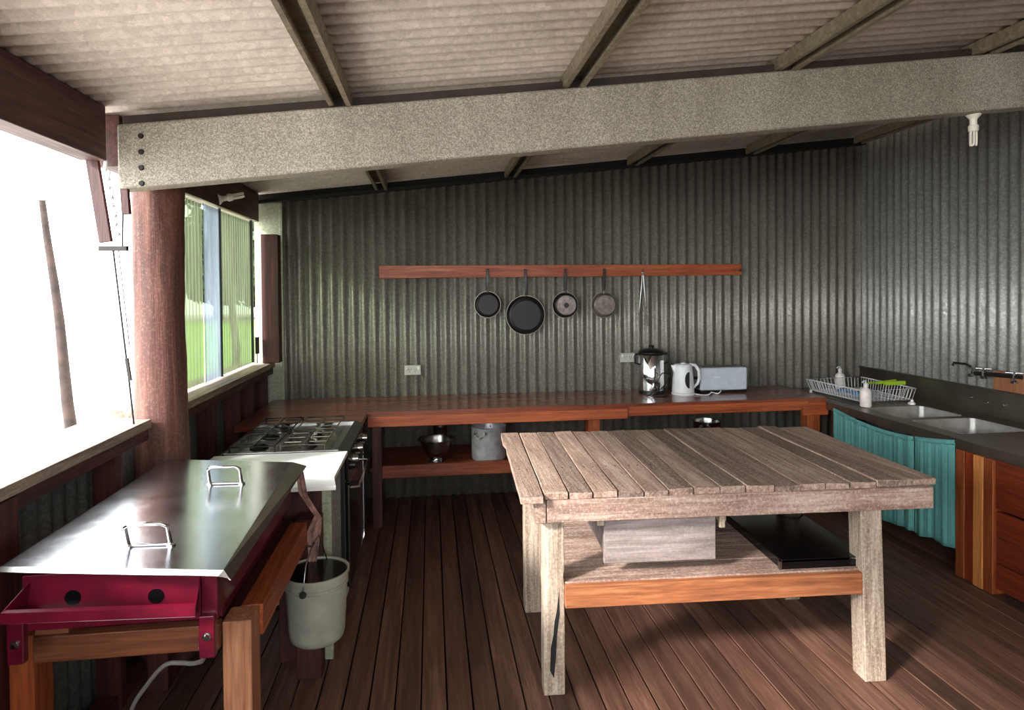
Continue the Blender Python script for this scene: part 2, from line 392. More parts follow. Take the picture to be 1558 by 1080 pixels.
for k in range(4):
    MB().lathe([(0,-.008),(.009,-.008),(.011,-.002),(.011,.0)],(-1.125,BY0,2.03+k*.062),'Y',10).build('bolt', M['iron'], rt, smooth=40)
# eaves beams on the window side
b = MB().box(-1.345,-1.25,YF,BY0-.005,2.115,2.328)
tag(b.build('eaves_beam', M['redwood'], bevel=.004),'dark red eaves beam over the open window, ending at the pale roof beam','beam')
b = MB().box(-1.345,-1.25,BY1+.005,YB-.06,2.115,2.325)
tag(b.build('eaves_beam', M['redwood'], bevel=.004),'dark red eaves beam over the plastic window behind the log post','beam')
MB
# log post
b = MB(); prof=[]
for i in range(61):
    z = i/60*2.26
    prof.append((.103+.006*noise.noise(Vector((0,0,z*2)))+.004*math.sin(z*3), z))
b.lathe(prof,(-1.165,2.95,0),'Z',40)
for v in b.v:
    d = Vector((v.x+1.165,v.y-2.95,0))
    if d.length>1e-4:
        k = 1+.045*noise.noise(Vector((d.x*22,d.y*22,v.z*3)))+.03*noise.noise(Vector((d.x*60,d.y*60,v.z*14)))
        v.x=-1.165+d.x*k; v.y=2.95+d.y*k
tag(b.build('log_post', M['logm'], smooth=70),'round reddish brown log post under the end of the speckled beam','post')
# jamb post by back corner
tag(MB().box(-1.222,-1.10,4.86,4.95,1.075,2.016).build('jamb_post', M['redwoodZ'], bevel=.006),'short orange brown timber jamb standing on the sill against the back wall','post')
# header above window two, small
# ------------------------------------------------------------------ windows
w2 = bpy.data.objects.new('window_1',None); C.objects.link(w2); w2.location=(-1.28,3.9,1.07); w2['kind']='structure'
def pane(y0,y1,x,mat,name='pane',z0=1.085,z1=2.10,amp=.006,pit=.05):
    b = MB(); n=int((y1-y0)/pit*8)
    b.grid(lambda u,v:(x+amp*math.sin(2*PI*(y1-y0)*u/pit), y0+(y1-y0)*u, z0+(z1-z0)*v), n, 1)
    return b.build(name, mat, w2, smooth=80)
pane(4.09,4.80,-1.285,M['pane'])
pane(3.82,4.12,-1.272,M['panegrey'],amp=.002)
pane(3.06,3.83,-1.285,M['pane'])
MB().box(-1.278,-1.266,4.105,4.12,1.08,2.11).build('seam_strip', M['darkgrey'], w2)
MB().box(-1.278,-1.262,4.79,4.81,1.09,2.11).build('edge_strip', M['darkgrey'], w2)
tag(MB().box(-1.26,-1.235,4.815,4.84,1.15,1.27).tube([(-1.25,4.83,1.15),(-1.25,4.83,1.08)],.004,6).build('window_catch', M['iron'], bevel=.002),'small dark catch on the sill end beside the orange timber jamb','catch')
# stay hanging in the open window
st = thing('window_stay','dark hanging stay with white chain and long thin rod in the bright open window','window stay',(-1.22,2.72,2.1))
b = MB().beam((-1.315,2.72,2.13),(-1.27,2.72,1.80),.045,.02,(0,1,0)); b.build('timber_lath', M['redwoodZ'], st, bevel=.002)
b = MB()
for k in range(9):
    z=2.10-k*.036; c=Vector((-1.258+k*.0055,2.70,z))
    pts=[c+Vector(((.009 if k%2 else .003)*math.cos(a),(.003 if k%2 else .009)*math.sin(a) if 0 else .006*math.sin(a),.022*math.sin(a))) for a in [2*PI*i/12 for i in range(12)]]
    b.tube(pts,.0045,6,closed=True)
b.build('chain', M['whitep'], st, smooth=True)
MB().beam((-1.20,2.72,2.06),(-1.192,2.72,1.91),.03,.02,(0,1,0)).build('hinge_plate', M['redwoodZ'], st, bevel=.003)
MB().box(-1.295,-1.19,2.71,2.73,1.765,1.785).build('catch_bar', M['iron'], st, bevel=.002)
MB().tube([(-1.245,2.72,1.775),(-1.195,2.72,1.25),(-1.18,2.72,1.075)],.0035,6).build('rod', M['iron'], st)
MB().tube([(-1.21,2.72,1.775),(-1.205,2.72,1.93)],.003,6).tube([(-1.225,2.72,1.775),(-1.19,2.72,1.38)],.0018,6).build('wire', M['iron'], st)
MB().beam((-1.20,2.715,1.34),(-1.188,2.715,1.25),.012,.01,(0,1,0)).build('hook', M['iron'], st, bevel=.001)

# ------------------------------------------------------------------ back wall counter
ct = thing('timber_counter','long varnished red-brown timber counter with a lower shelf along the corrugated back wall','counter',(1.0,4.68,0))
b = MB()
for i in range(5):
    y0=4.37+i*.125; b.box(-1.18 if y0<4.9 else -1.09,2.88,y0+.001,min(y0+.124,YB-.012),.752,.785)
b.build('worktop', M['ctop'], ct, bevel=.002)
b = MB()
for i in range(3):
    y0=4.02+i*.116; b.box(-1.18,-.43,y0+.001,y0+.115,.752,.785)
b.build('worktop_return', M['ctop'], ct, bevel=.002)
MB().box(-.425,1.37,4.355,4.40,.683,.756).build('front_rail', M['orange'], ct, bevel=.003)
MB().box(1.375,2.74,4.37,4.41,.715,.765).build('front_rail', M['orange'], ct, bevel=.003)
MB().box(1.36,2.74,4.40,4.43,.69,.722).build('lower_rail', M['orange'], ct, bevel=.003)
for x0_,x1_ in ((1.09,1.175),(2.735,2.84)):
    MB().box(x0_,x1_,4.385,4.47,0,.70).build('leg', M['orangeZ'], ct, bevel=.003)
MB().box(2.70,2.90,4.375,4.40,.655,.752).build('end_rail', M['orange'], ct, bevel=.003)
MB().box(-.40,-.335,4.36,4.44,0,.69).build('leg', M['redwoodZ'], ct, bevel=.003)
b = MB(); b.box(-.42,2.80,4.40,4.68,.375,.398); b.box(-.42,2.80,4.682,4.97,.375,.398); b.build('shelf', M['shelfwood'], ct, bevel=.002)
MB().box(-.335,1.09,4.36,4.40,.335,.42).build('shelf_rail', M['shelfwood'], ct, bevel=.003)
MB().box(1.175,2.735,4.36,4.40,.335,.42).build('shelf_rail', M['shelfwood'], ct, bevel=.003)

# mixing bowl (footed)
def bowl(cx,cy,z):
    t = thing('mixing_bowl','stainless steel footed mixing bowl with wide rim on the shelf under the counter','bowl',(cx,cy,z))
    MB().lathe([(.055,0),(.058,.004),(.045,.012),(.042,.03),(.07,.045),(.098,.09),(.108,.145),(.112,.158),(.130,.162),(.130,.165),(.110,.163),(.103,.145),(.092,.09),(.062,.05),(0,.04)],(cx,cy,z),'Z',48).build('bowl_body', M['steel'], t, smooth=60)
    return t
bowl(.03,4.50,.398)
tag(MB().lathe([(0,0),(.05,0),(.052,.002),(.052,.2),(.055,.204),(.055,.207),(.049,.2),(.049,.01),(0,.008)],(.06,4.72,.398),'Z',32).build('steel_canister', M['steel'], smooth=50),'narrow steel canister standing behind the footed bowl','canister')
# big pot
def pot(name,label,cx,cy,z,r,h,mat,hy=True):
    t = thing(name,label,'pot',(cx,cy,z))
    MB().lathe([(0,0),(r-.02,0),(r-.005,.006),(r,.022),(r,h-.004),(r+.004,h),(r-.001,h+.001),(r-.003,h-.004),(r-.003,.02),(0,.006)],(cx,cy,z),'Z',56).build('pot_body',mat,t,smooth=50)
    for s in (-1,1):
        a = -PI/2 + s*.55 if s<0 else PI/2
        pts=[]
        for q in (-.28,-.26,-.2,-.1,0,.1,.2,.26,.28):
            rr=r+.002+.028*(1 if abs(q)<.27 else 0); dz=-.035*(1-(abs(q)/.28)**2)
            aa=a+q
            pts.append((cx+rr*math.cos(aa),cy+rr*math.sin(aa),z+h-.03+dz-.0))
        MB().tube(pts,.0045,8).build('handle',M['steel'],t,smooth=True)
        for q in (-.28,.28):
            b=MB(); aa=a+q; b.lathe([(0,-.004),(.014,-.004),(.014,.004),(0,.004)],(cx+(r+.003)*math.cos(aa),cy+(r+.003)*math.sin(aa),z+h-.032),'Y',12)
            b.build('handle_bracket',M['steel'],t,smooth=40)
    return t
pot('stock_pot','large dull aluminium stock pot with loop handles on the shelf under the counter',.40,4.53,.398,.122,.236,M['alu'])
pot('saucepan','small steel pot mostly hidden behind the work table, on the counter shelf',2.06,4.6,.398,.10,.20,M['steel'])

# ------------------------------------------------------------------ pan rail and pans
YR = YB-.012
rl = thing('hanging_rail','long orange timber rail screwed to the corrugated wall, pans hang from it','rail',(1.06,YR,1.69))
b = MB().hexa([(-.385,YR-.04,1.690),(2.52,YR-.04,1.700),(2.52,YR,1.700),(-.385,YR,1.690)],[(-.385,YR-.04,1.788),(2.52,YR-.04,1.790),(2.52,YR,1.790),(-.385,YR,1.788)])
b.build('board', M['orange'], rl, bevel=.003)
hx = [.437,.738,1.050,1.362,1.675]
for x in hx+[2.495]:
    MB().tube([(x,YR-.036,1.735),(x,YR-.07,1.732),(x,YR-.074,1.75)],.0035,8).build('nail', M['iron'], rl)
def pan(x,z,r,depth,label,mat_base,inner,ring=False,tilt=0,shift=0):
    """a pan hanging base outwards from a nail; handle up"""
    y=YR-.050
    t = thing('frying_pan' if r>.12 else 'saucepan',label,'pan',(x,y,z))
    # body: rim against the wall, base towards room (-Y)
    prof=[(r+.004,.0),(r+.004,-.003),(r,-.004),(r*.97,-depth*.45),(r*.88,-depth*.9),(r*.80,-depth),(r*.78,-depth-.002),(0,-depth-.002)]
    MB().lathe(list(prof),(x,y,z),'Y',48).build('pan_body',mat_base if not ring else M['pan'],t,smooth=35)
    MB().lathe([(r,-.001),(r+.0042,-.001),(r+.0042,-.004),(r,-.004)],(x,y,z),'Y',48,closed=True).build('rim',M['dullsteel'] ,t,smooth=60)
    MB().lathe([(r*.80,-depth-.001),(r*.815,-depth-.003),(r*.80,-depth-.004),(r*.785,-depth-.002)],(x,y,z),'Y',48,closed=True).build('base_ring',M['dullsteel'] if inner is not M['pan'] else M['iron'],t,smooth=60)
    if inner: 
        MB().lathe([(r*.76,-depth),(r*.75,-depth-.005),(0,-depth-.005)],(x,y,z),'Y',40).build('base_disc',inner,t,smooth=30)
        if ring: MB().lathe([(r*.2,-depth-.004),(r*.18,-depth-.008),(0,-depth-.008)],(x,y,z),'Y',24).build('base_centre',M['pan'],t,smooth=30)
    top=1.745
    MB().tube([(x,y-.006,z+r-.004),(x,y-.022,z+r+.03)],[.008,.006],8).build('handle_shank',M['chrome'],t,smooth=True)
    b=MB(); z0=z+r+.022; n=10; pts=[]
    for i in range(n+1):
        u=i/n; zz=z0+(top+.012-z0)*u
        pts.append((x,y-.022+(-.004)*math.sin(u*PI)-.0*u,zz))
    vs=[]
    for i,p in enumerate(pts):
        w=.008+.0035*math.sin(min(1,i/n*1.1)*PI*.9)
        for (dx,dy) in ((-w,-.005),(w,-.005),(w,.005),(-w,.005)): vs.append((p[0]+dx,p[1]+dy,p[2]))
    fs=[(0,1,2,3),tuple(n*4+k for k in (3,2,1,0))]+[(i*4+k,i*4+(k+1)%4,(i+1)*4+(k+1)%4,(i+1)*4+k) for i in range(n) for k in range(4)]
    b.add(vs,fs); b.build('handle',M['black'],t,bevel=.003)
    MB().lathe([(.004,-.008),(.0075,-.008),(.0075,-.0),(.004,-.0)],(x,y-.022,top-.004),'Y',14,closed=True).build('hanging_ring',M['iron'],t,smooth=40)
pan(hx[0],1.483,.100,.045,'small black saucepan at the left end of the hanging pans',M['pan'],M['pan'])
pan(hx[1]-.005,1.398,.150,.045,'largest black frying pan hanging from the orange rail',M['pan'],M['pan'])
pan(hx[2]-.002,1.472,.100,.05,'small pan hanging base outward, grey base with a dark round centre',M['pan'],M['pangrey'],True)
pan(hx[3]-.002,1.470,.100,.05,'small pan hanging base outward with a plain pale grey base, rightmost of the pans',M['pangrey'],M['pangrey'])
# tongs / masher wires
t = thing('kitchen_tongs','thin steel tongs hanging open from the rail above the urn','tongs',(hx[4],YR-.06,1.4))
b=MB().tube([(hx[4]-.004,YR-.062,1.73),(hx[4]-.006,YR-.065,1.66),(hx[4]-.03,YR-.06,1.40),(hx[4]-.022,YR-.05,1.30)],[.003,.005,.006,.004],8); b.build('tong_arm',M['steel'],t,smooth=True)
b=MB().tube([(hx[4]+.004,YR-.062,1.73),(hx[4]+.008,YR-.065,1.66),(hx[4]+.028,YR-.06,1.45),(hx[4]+.045,YR-.05,1.30)],[.003,.005,.006,.004],8); b.build('tong_arm',M['steel'],t,smooth=True)
MB().tube([(hx[4]-.006,YR-.064,1.70),(hx[4],YR-.066,1.745),(hx[4]+.006,YR-.064,1.70)],.003,8).build('hanging_loop',M['steel'],t,smooth=True)

# ------------------------------------------------------------------ sockets
def socket(x,z,label):
    t=thing('power_socket',label,'power socket',(x,YB-.012,z),'white double power sockets on the back wall')
    MB().box(x-.062,x+.062,YB-.032,YB-.008,z-.037,z+.037).build('plate',M['socket'],t,bevel=.004)
    for s in(-1,1):
        MB().box(x+s*.045-.008,x+s*.045+.008,YB-.037,YB-.031,z+.004,z+.026).build('switch',M['whitep'],t,bevel=.002)
        b=MB(); 
        for dx,dz in((-.008,.006),(.008,.006),(0,-.01)): b.box(x+s*.02+dx-.0015,x+s*.02+dx+.0015,YB-.0335,YB-.0318,z+dz-.006,z+dz+.006)
        b.build('pin_holes',M['black'],t)
socket(-.142,.985,'white double power socket alone on the wall at the stove end')
socket(1.565,1.045,'white double power socket beside the chrome urn')

# ------------------------------------------------------------------ urn, kettle, toaster
ZC=.785
ux,uy=1.70,4.80
t=thing('water_urn','shiny chrome water urn with black lid standing on the counter','urn',(ux,uy,ZC))
MB().lathe([(0,.012),(.092,.012),(.096,.02),(.098,.03),(.098,.30),(.094,.305),(0,.305)],(ux,uy,ZC),'Z',48).build('urn_body',M['chrome'],t,smooth=45)
MB().lathe([(0,0),(.100,0),(.100,.022),(.094,.026),(0,.026)],(ux,uy,ZC),'Z',40).build('base',M['black'],t,smooth=40)
MB().lathe([(.101,.300),(.105,.306),(.105,.318),(.088,.332),(.05,.345),(.018,.348),(.018,.362),(.022,.37),(0,.374)],(ux,uy,ZC),'Z',40).build('lid',M['black'],t,smooth=40)
for s in(-1,1):
    MB().tube([(ux+s*.098,uy,ZC+.30),(ux+s*.125,uy,ZC+.305),(ux+s*.135,uy,ZC+.285),(ux+s*.13,uy,ZC+.235),(ux+s*.098,uy,ZC+.225)],.008,10).build('handle',M['black'],t,smooth=True)
MB().tube([(ux+.01,uy-.095,ZC+.06),(ux+.01,uy-.125,ZC+.06),(ux+.01,uy-.135,ZC+.04)],.008,10).lathe([(0,0),(.012,0),(.012,.03),(.006,.036),(0,.036)],(ux+.01,uy-.125,ZC+.062),'Z',12).build('tap',M['black'],t,smooth=40)
MB().box(ux+.045,ux+.065,uy-.098,uy-.085,ZC+.06,ZC+.26).build('level_gauge',M['whitep'],t,bevel=.003)
def cord(pts,r,name,label,mat,parent=None):
    # smooth by Catmull-Rom
    P=[Vector(p) for p in pts]; P=[P[0]]+P+[P[-1]]; out=[]
    for i in range(1,len(P)-2):
        for k in range(8):
            u=k/8; a,b_,c,d=P[i-1:i+3]
            out.append(.5*((2*b_)+(c-a)*u+(2*a-5*b_+4*c-d)*u*u+(3*b_-a-3*c+d)*u**3))
    out.append(P[-2]); 
    o=MB().tube(out,r,8).build(name,mat,parent,smooth=True)
    return o if parent else tag(o,label,'cord')
cord([(1.60,4.62,ZC+.006),(1.63,4.62,ZC+.02),(1.68,4.63,ZC+.10),(1.72,4.63,ZC+.17),(1.77,4.63,ZC+.16),(1.74,4.62,ZC+.09),(1.68,4.62,ZC+.035),(1.64,4.6,ZC+.006),(1.75,4.60,ZC+.005),(1.80,4.66,ZC+.005)],.004,'power_cord','black power cord coiled ',M['black'],t)
kx,ky=1.915,4.70
t=thing('electric_kettle','white plastic electric kettle between the urn and the toaster','kettle',(kx,ky,ZC))
b=MB(); n=36; prof=[(.082,.018),(.084,.03),(.078,.12),(.070,.20),(.066,.225)]
b.lathe([(0,.018)]+prof+[(.060,.232),(0,.236)],(kx,ky,ZC),'Z',n); b.build('kettle_body',M['whitep'],t,smooth=45)
MB().lathe([(0,0),(.086,0),(.088,.012),(.084,.017),(0,.017)],(kx,ky,ZC),'Z',n).build('base',M['whitep'],t,smooth=45)
MB().add([(kx-.066,ky-.02,ZC+.226),(kx-.066,ky+.02,ZC+.226),(kx-.095,ky,ZC+.222),(kx-.073,ky-.02,ZC+.17),(kx-.073,ky+.02,ZC+.17)],[(0,1,2),(0,2,3),(1,4,2),(3,2,4),(0,3,4,1)]).build('spout',M['whitep'],t)
MB().tube([(kx+.045,ky-.02,ZC+.228),(kx+.09,ky-.02,ZC+.222),(kx+.118,ky-.02,ZC+.18),(kx+.122,ky-.02,ZC+.12),(kx+.108,ky-.02,ZC+.08),(kx+.072,ky-.02,ZC+.05)],[.011,.013,.013,.012,.011,.009],12).build('handle',M['whitep'],t,smooth=True)
b=MB(); pts=[]
for i in range(13):
    a=-PI/2+PI*i/12; pts.append((.034*math.cos(a),.062*math.sin(a)))
pl=[(kx+.018-p[0],p[1]) for p in pts]
b.add([(x_,ky-.083,ZC+.115+z_) for x_,z_ in pl]+[(x_,ky-.05,ZC+.115+z_) for x_,z_ in pl],[tuple(range(13)),tuple(range(25,12,-1))]+[(i,(i+1)%13,13+(i+1)%13,13+i) for i in range(13)])
b.build('water_window',M['darkgrey'],t)
MB().lathe([(0,0),(.016,0),(.02,.006),(0,.012)],(kx,ky,ZC+.234),'Z',16).build('lid_knob',M['whitep'],t,smooth=True)
tx0,tx1,ty0,ty1=2.05,2.44,4.70,4.86
t=thing('toaster','long white four-slice toaster at the right end of the appliances','toaster',((tx0+tx1)/2,4.78,ZC))
MB().box(tx0+.006,tx1,ty0,ty1,ZC+.018,ZC+.195).build('toaster_body',M['toast'],t,bevel=.016,seg=4)
MB().box(tx0+.012,tx1-.006,ty0+.006,ty1-.006,ZC+.0,ZC+.02).build('base',M['black'],t,bevel=.004)
b=MB()
for yy in(4.745,4.795): b.box(tx0+.045,tx1-.04,yy,yy+.025,ZC+.190,ZC+.1965)
b.build('slots',M['black'],t)
MB().box(tx0-.012,tx0+.008,4.765,4.795,ZC+.10,ZC+.12).build('lever',M['black'],t,bevel=.003)
MB().lathe([(0,-.018),(.014,-.016),(.016,0),(0,0)],(tx0-.008+.014,4.735,ZC+.05),'X',16).build('dial',M['black'],t,smooth=40)
MB().box(2.16,2.215,ty0-.0012,ty0+.002,ZC+.118,ZC+.126).build('badge',M['whitep'],t)
cord([(1.985,4.66,ZC+.006),(2.02,4.61,ZC+.005),(2.07,4.60,ZC+.006),(2.11,4.63,ZC+.018),(2.13,4.67,ZC+.012),(2.17,4.65,ZC+.005),(2.20,4.66,ZC+.018),(2.215,4.69,ZC+.02)],.004,'power_cord','white power cord loose on the counter ',M['whitep'],t)

# ------------------------------------------------------------------ lamps (compact tubes)
def cfl(origin, direction, label):
    o=Vector(origin); d=Vector(direction).normalized()
    q=Vector((0,0,1)).rotation_difference(d).to_matrix().to_4x4(); X=Matrix.Translation(o)@q
    t=thing('compact_lamp',label,'lamp',o,'compact fluorescent lamps in plain batten holders')
    b=MB(); b.xf=X; b.lathe([(.032,0),(.032,.004),(.018,.02),(.016,.025),(.016,.055),(0,.055)],(0,0,0),'Z',24); b.build('holder',M['bulb'],t,smooth=40)
    b=MB(); b.xf=X; b.lathe([(0,.05),(.021,.052),(.023,.058),(.021,.08),(.012,.084),(0,.084)],(0,0,0),'Z',24); b.build('ballast',M['bulb'],t,smooth=40)
    b=MB(); b.xf=X
    for i in range(3):
        a=2*PI*i/3; c=Vector((.011*math.cos(a),.011*math.sin(a),0)); w=Vector((-math.sin(a),math.cos(a),0))*.0065
        b.tube([c-w+Vector((0,0,.08)),c-w+Vector((0,0,.138)),c-w*.6+Vector((0,0,.146)),c+w*.6+Vector((0,0,.146)),c+w+Vector((0,0,.138)),c+w+Vector((0,0,.08))],.0052,8)
    b.build('tube',M['bulb'],t,smooth=True)
cfl((2.585,2.775,zb(2.585)-.0),(0,0,-1),'white compact lamp hanging down under the speckled beam near the sink')
cfl((-1.248,4.02,2.150),(1,.5,.30),'white compact lamp lying sideways on the eaves beam by the back corner')

# ------------------------------------------------------------------ work table
TH=R(2.6); T0=Vector((.33,2.41,0))
TX = Matrix.Translation(T0)@Matrix.Rotation(-TH,4,'Z')
t=thing('work_table','rough weathered grey timber work table with hanging drawer and lower shelf','table',TX@Vector((.85,.5,0)))
def TB(): b=MB(); b.xf=TX; return b
seams=[0,.093,.192,.288,.386,.490,.588,.690,.800,.905,1.02,1.125,1.235,1.34,1.45,1.555,1.715]
b=TB(); rr=random.Random(3)
for i in range(len(seams)-1):
    a,c=seams[i]+.0022,seams[i+1]-.0022
    f=.006+.03*(a/1.7)+rr.uniform(-.008,.008); k=1.065+rr.uniform(-.006,.006)
    if i==0: f=-.018; k=1.085
    if i==len(seams)-2: f=.035; k=1.02
    z=.812+rr.uniform(-.002,.002); zt=rr.uniform(-.002,.002); n=12; vs=[]; sk=rr.uniform(-.002,.002)
    for j in range(n+1):
        u=j/n; y=f+(k-f)*u
        w1=rr.uniform(-.0012,.0012); w2_=rr.uniform(-.0012,.0012)
        if i==0 and .72<u<.8: w1+=.004
        if i==0 and u>=.8: w1-=.006
        for (xx,zz) in ((a+w1,z-.028),(c+w2_,z-.028),(c+w2_,z+zt),(a+w1,z-zt)): vs.append((xx+sk*u,y,zz+.0015*math.sin(u*5+i)))
    fs=[(0,1,2,3),tuple(n*4+q for q in(3,2,1,0))]+[(j*4+q,j*4+(q+1)%4,(j+1)*4+(q+1)%4,(j+1)*4+q) for j in range(n) for q in range(4)]
    b.add(vs,fs)
b.build('tabletop',M['grey'],t,bevel=.003)
nh=TB().lathe([(0,.0),(.0035,.0),(.0035,.0018),(0,.0022)],(.03,.36,.8125),'Z',8).build('nail_head',M['iron'],t)
first=True
for i in range(len(seams)-1):
    for yy in (.36,.98):
        for q in (.3,.7):
            xx=seams[i]+(seams[i+1]-seams[i])*q
            d=TX.to_3x3()@Vector((xx-.03,yy-.36+random.uniform(-.01,.01),0))
            if first: o=nh; first=False
            else: o=nh.copy(); C.objects.link(o); o.parent=t
            o.location=d
TB().box(.105,1.685,.012,.048,.697,.786).build('front_apron',M['greyX'],t,bevel=.004)
TB().box(.06,1.66,.985,1.02,.697,.786).build('back_apron',M['greyX'],t,bevel=.004)
TB().box(.06,.103,.01,1.02,.695,.785).build('side_apron',M['grey'],t,bevel=.004)
TB().box(1.60,1.69,.048,1.02,.695,.785).build('side_apron',M['grey'],t,bevel=.004)
# legs : front left one split and jagged
lf=[(.095,0),(.130,0),(.135,.05),(.128,.10),(.140,.16),(.134,.22),(.150,.26),(.146,.30),(.160,.34),(.172,.338),(.172,.0),(.178,0),(.178,.44),(.1745,.47),(.178,.5),(.178,.70),(.095,.70)]
b=TB(); b.prism([(.094,0),(.178,0),(.178,.44),(.174,.47),(.178,.5),(.178,.70),(.096,.70),(.097,.5),(.093,.46),(.096,.40),(.094,.2)],'Y',.052,.135); b.build('leg',M['greyZ'],t,bevel=.003)
b=TB(); b.prism([(.118,.10),(.134,.07),(.142,.15),(.147,.24),(.158,.32),(.156,.41),(.146,.33),(.137,.29),(.133,.24),(.122,.19)],'Y',.0508,.056); b.build('crack',M['dark'],t)
b=TB(); b.hexa([(1.395,.012,0),(1.487,.012,0),(1.487,.10,0),(1.395,.10,0)],[(1.395,.045,.70),(1.487,.045,.70),(1.487,.135,.70),(1.395,.135,.70)])
b.build('leg',M['greyZ'],t,bevel=.006)
TB().box(.085,.175,.70,.79,0,.70).build('leg',M['greyZ'],t,bevel=.004)
TB().box(1.42,1.50,.70,.79,0,.70).build('leg',M['greyZ'],t,bevel=.004)
TB().box(.10,1.50,.71,.75,.62,.70).build('cross_rail',M['greyX'],t,bevel=.003)
# lower shelf
b=TB()
for i in range(5): b.box(.18,1.44,.055+i*.142,.055+i*.142+.139,.425,.447)
b.build('shelf',M['greyX'],t,bevel=.002)
TB().box(.178,1.395,.03,.062,.352,.440).build('shelf_rail',M['shelfedge'],t,bevel=.004)
TB().box(.178,1.44,.745,.775,.352,.425).build('shelf_rail',M['orange'],t,bevel=.004)
# hanging drawer
TB().box(.345,.805,.085,.11,.497,.690).build('drawer_front',M['drawer'],t,bevel=.004)
b=TB(); b.box(.36,.378,.11,.62,.52,.68); b.box(.775,.793,.11,.62,.52,.68); b.box(.36,.793,.60,.618,.52,.68); b.box(.36,.793,.11,.62,.512,.524)
b.build('drawer_box',M['drawer'],t,bevel=.002)
for xx in (.315,.815):
    TB().box(xx,xx+.03,.075,.66,.655,.70).build('drawer_runner',M['greyZ'],t,bevel=.003)
TB().box(.812,.836,.062,.082,.632,.70).build('peg',M['greyZ'],t,bevel=.005)

# black griddle tray on the shelf
b=TB(); tr=thing('black_tray','flat black steel tray lying on the right end of the work table shelf','tray',TX@Vector((1.25,.4,.447)))
b.prism([(1.075,.4485),(1.445,.4485),(1.445,.483),(1.441,.483),(1.441,.4525),(1.079,.4525),(1.079,.483),(1.075,.483)],'Y',.075,.69)
b.box(1.075,1.445,.075,.079,.4485,.476); b.box(1.075,1.445,.686,.69,.4485,.483)
b.build('pan_body',M['ovenblack'],tr)
b=TB(); b.tube([(1.30,.64,.487),(1.37,.64,.52),(1.43,.60,.52),(1.435,.56,.487)],.004,8); b.build('handle',M['iron'],tr,smooth=True)
b=TB(); b.box(1.077,1.443,.077,.69,.4825,.4865).build('lid_plate',M['ovenblack'],tr,bevel=.001)
b=TB(); b.box(1.066,1.076,.07,.085,.4485,.482); b.build('corner_clip',M['steel'],tr)

# ------------------------------------------------------------------ barbecue and its stand
S=thing('barbecue_stand','orange timber stand carrying the burgundy barbecue under the open window','stand',(-.8,2.3,0))
MB().box(-.595,-.515,1.885,1.975,0,.667).build('leg',M['paleZ'],S,bevel=.004)
MB().box(-.562,-.462,2.70,2.79,0,.66).build('leg',M['redwoodZ'],S,bevel=.004)
MB().box(-1.15,-1.085,1.885,1.975,0,.667).build('leg',M['orangeZ'],S,bevel=.004)
MB().box(-1.14,-1.06,2.70,2.79,0,.60).build('leg',M['redwoodZ'],S,bevel=.004)
MB().box(-.57,-.505,1.976,2.66,.575,.668).build('side_rail',M['orangeY'],S,bevel=.004)
MB().box(-.66,-.571,1.976,2.735,.61,.655).build('inner_rail',M['redwood'],S,bevel=.004)
MB().box(-1.14,-1.07,1.976,2.695,.575,.668).build('side_rail',M['orangeY'],S,bevel=.004)
MB().box(-1.075,-.596,1.862,1.90,.600,.672).build('front_rail',M['stand'],S,bevel=.004)

Q=thing('barbecue','burgundy gas barbecue with a flat stainless steel lid and two loop handles','barbecue',(-.8,2.2,.72))
# lid: tilted sheet with folded skirts
A=Vector((-1.080,1.748,.915)); B_=Vector((-.519,1.668,.905)); Cc=Vector((-.564,2.69,.905)); D=Vector((-1.080,2.780,.915))
b=MB(); dn=Vector((0,0,-.006))
b.hexa([A+dn,B_+dn,Cc+dn,D+dn],[A,B_,Cc,D]); lid=b.build('lid',M['lidsteel'],Q,bevel=.002)
b=MB(); B2=Vector((-.500,1.66,.882)); C2=Vector((-.510,2.700,.884))
b.add([B_,Cc,C2,B2, B_-Vector((.004,0,.006)),Cc-Vector((.004,0,.006)),C2-Vector((.004,0,0)),B2-Vector((.004,0,0))],[(0,1,2,3),(7,6,5,4),(0,4,5,1),(1,5,6,2),(2,6,7,3),(3,7,4,0)])
b.build('side_skirt',M['dullsteel'],lid)
b=MB(); A2=Vector((-1.082,1.738,.905))
b.add([A,B_,B2+Vector((-.004,0,.004)),Vector((-.53,1.66,.893)),A2, ],[(0,4,3,1),(1,3,2)])
b.build('front_fold',M['steel'],lid,solid=.003)
def lid_handle(cx,cy,sk):
    # flat square bail handle lying above the lid
    pz=lambda x: .915+(x+1.08)*(-.010/.56)
    pts=[]; w,h=.054,.11
    cor=[(-w,0),(-w,0),(-w,h*.45),(-w,h-.015),(-w+.015,h),(w-.015,h),(w,h-.015),(w,h*.45),(w,0)]
    base=[(cx-w,cy,pz(cx-w)),(cx+w,cy,pz(cx+w))]
    P3=[]
    for i in range(9):
        dx,dh=cor[i]; P3.append((cx+dx*1.0,cy-.012-dh*.15 if 0 else cy+.0-dh*.22,pz(cx+dx)+dh*.62+.001))
    b=MB().tube(P3[1:],.0055,10)
    for q in base: b.lathe([(0,0),(.012,0),(.012,.004),(.007,.008),(0,.008)],q,'Z',14)
    b.tube([ (cx-w,cy,pz(cx-w)+.004),(cx+w,cy,pz(cx+w)+.004)],.0045,8)
    b.build('lid_handle',M['chrome'],lid,smooth=True)
lid_handle(-.735,2.40,0); lid_handle(-.765,1.845,0)
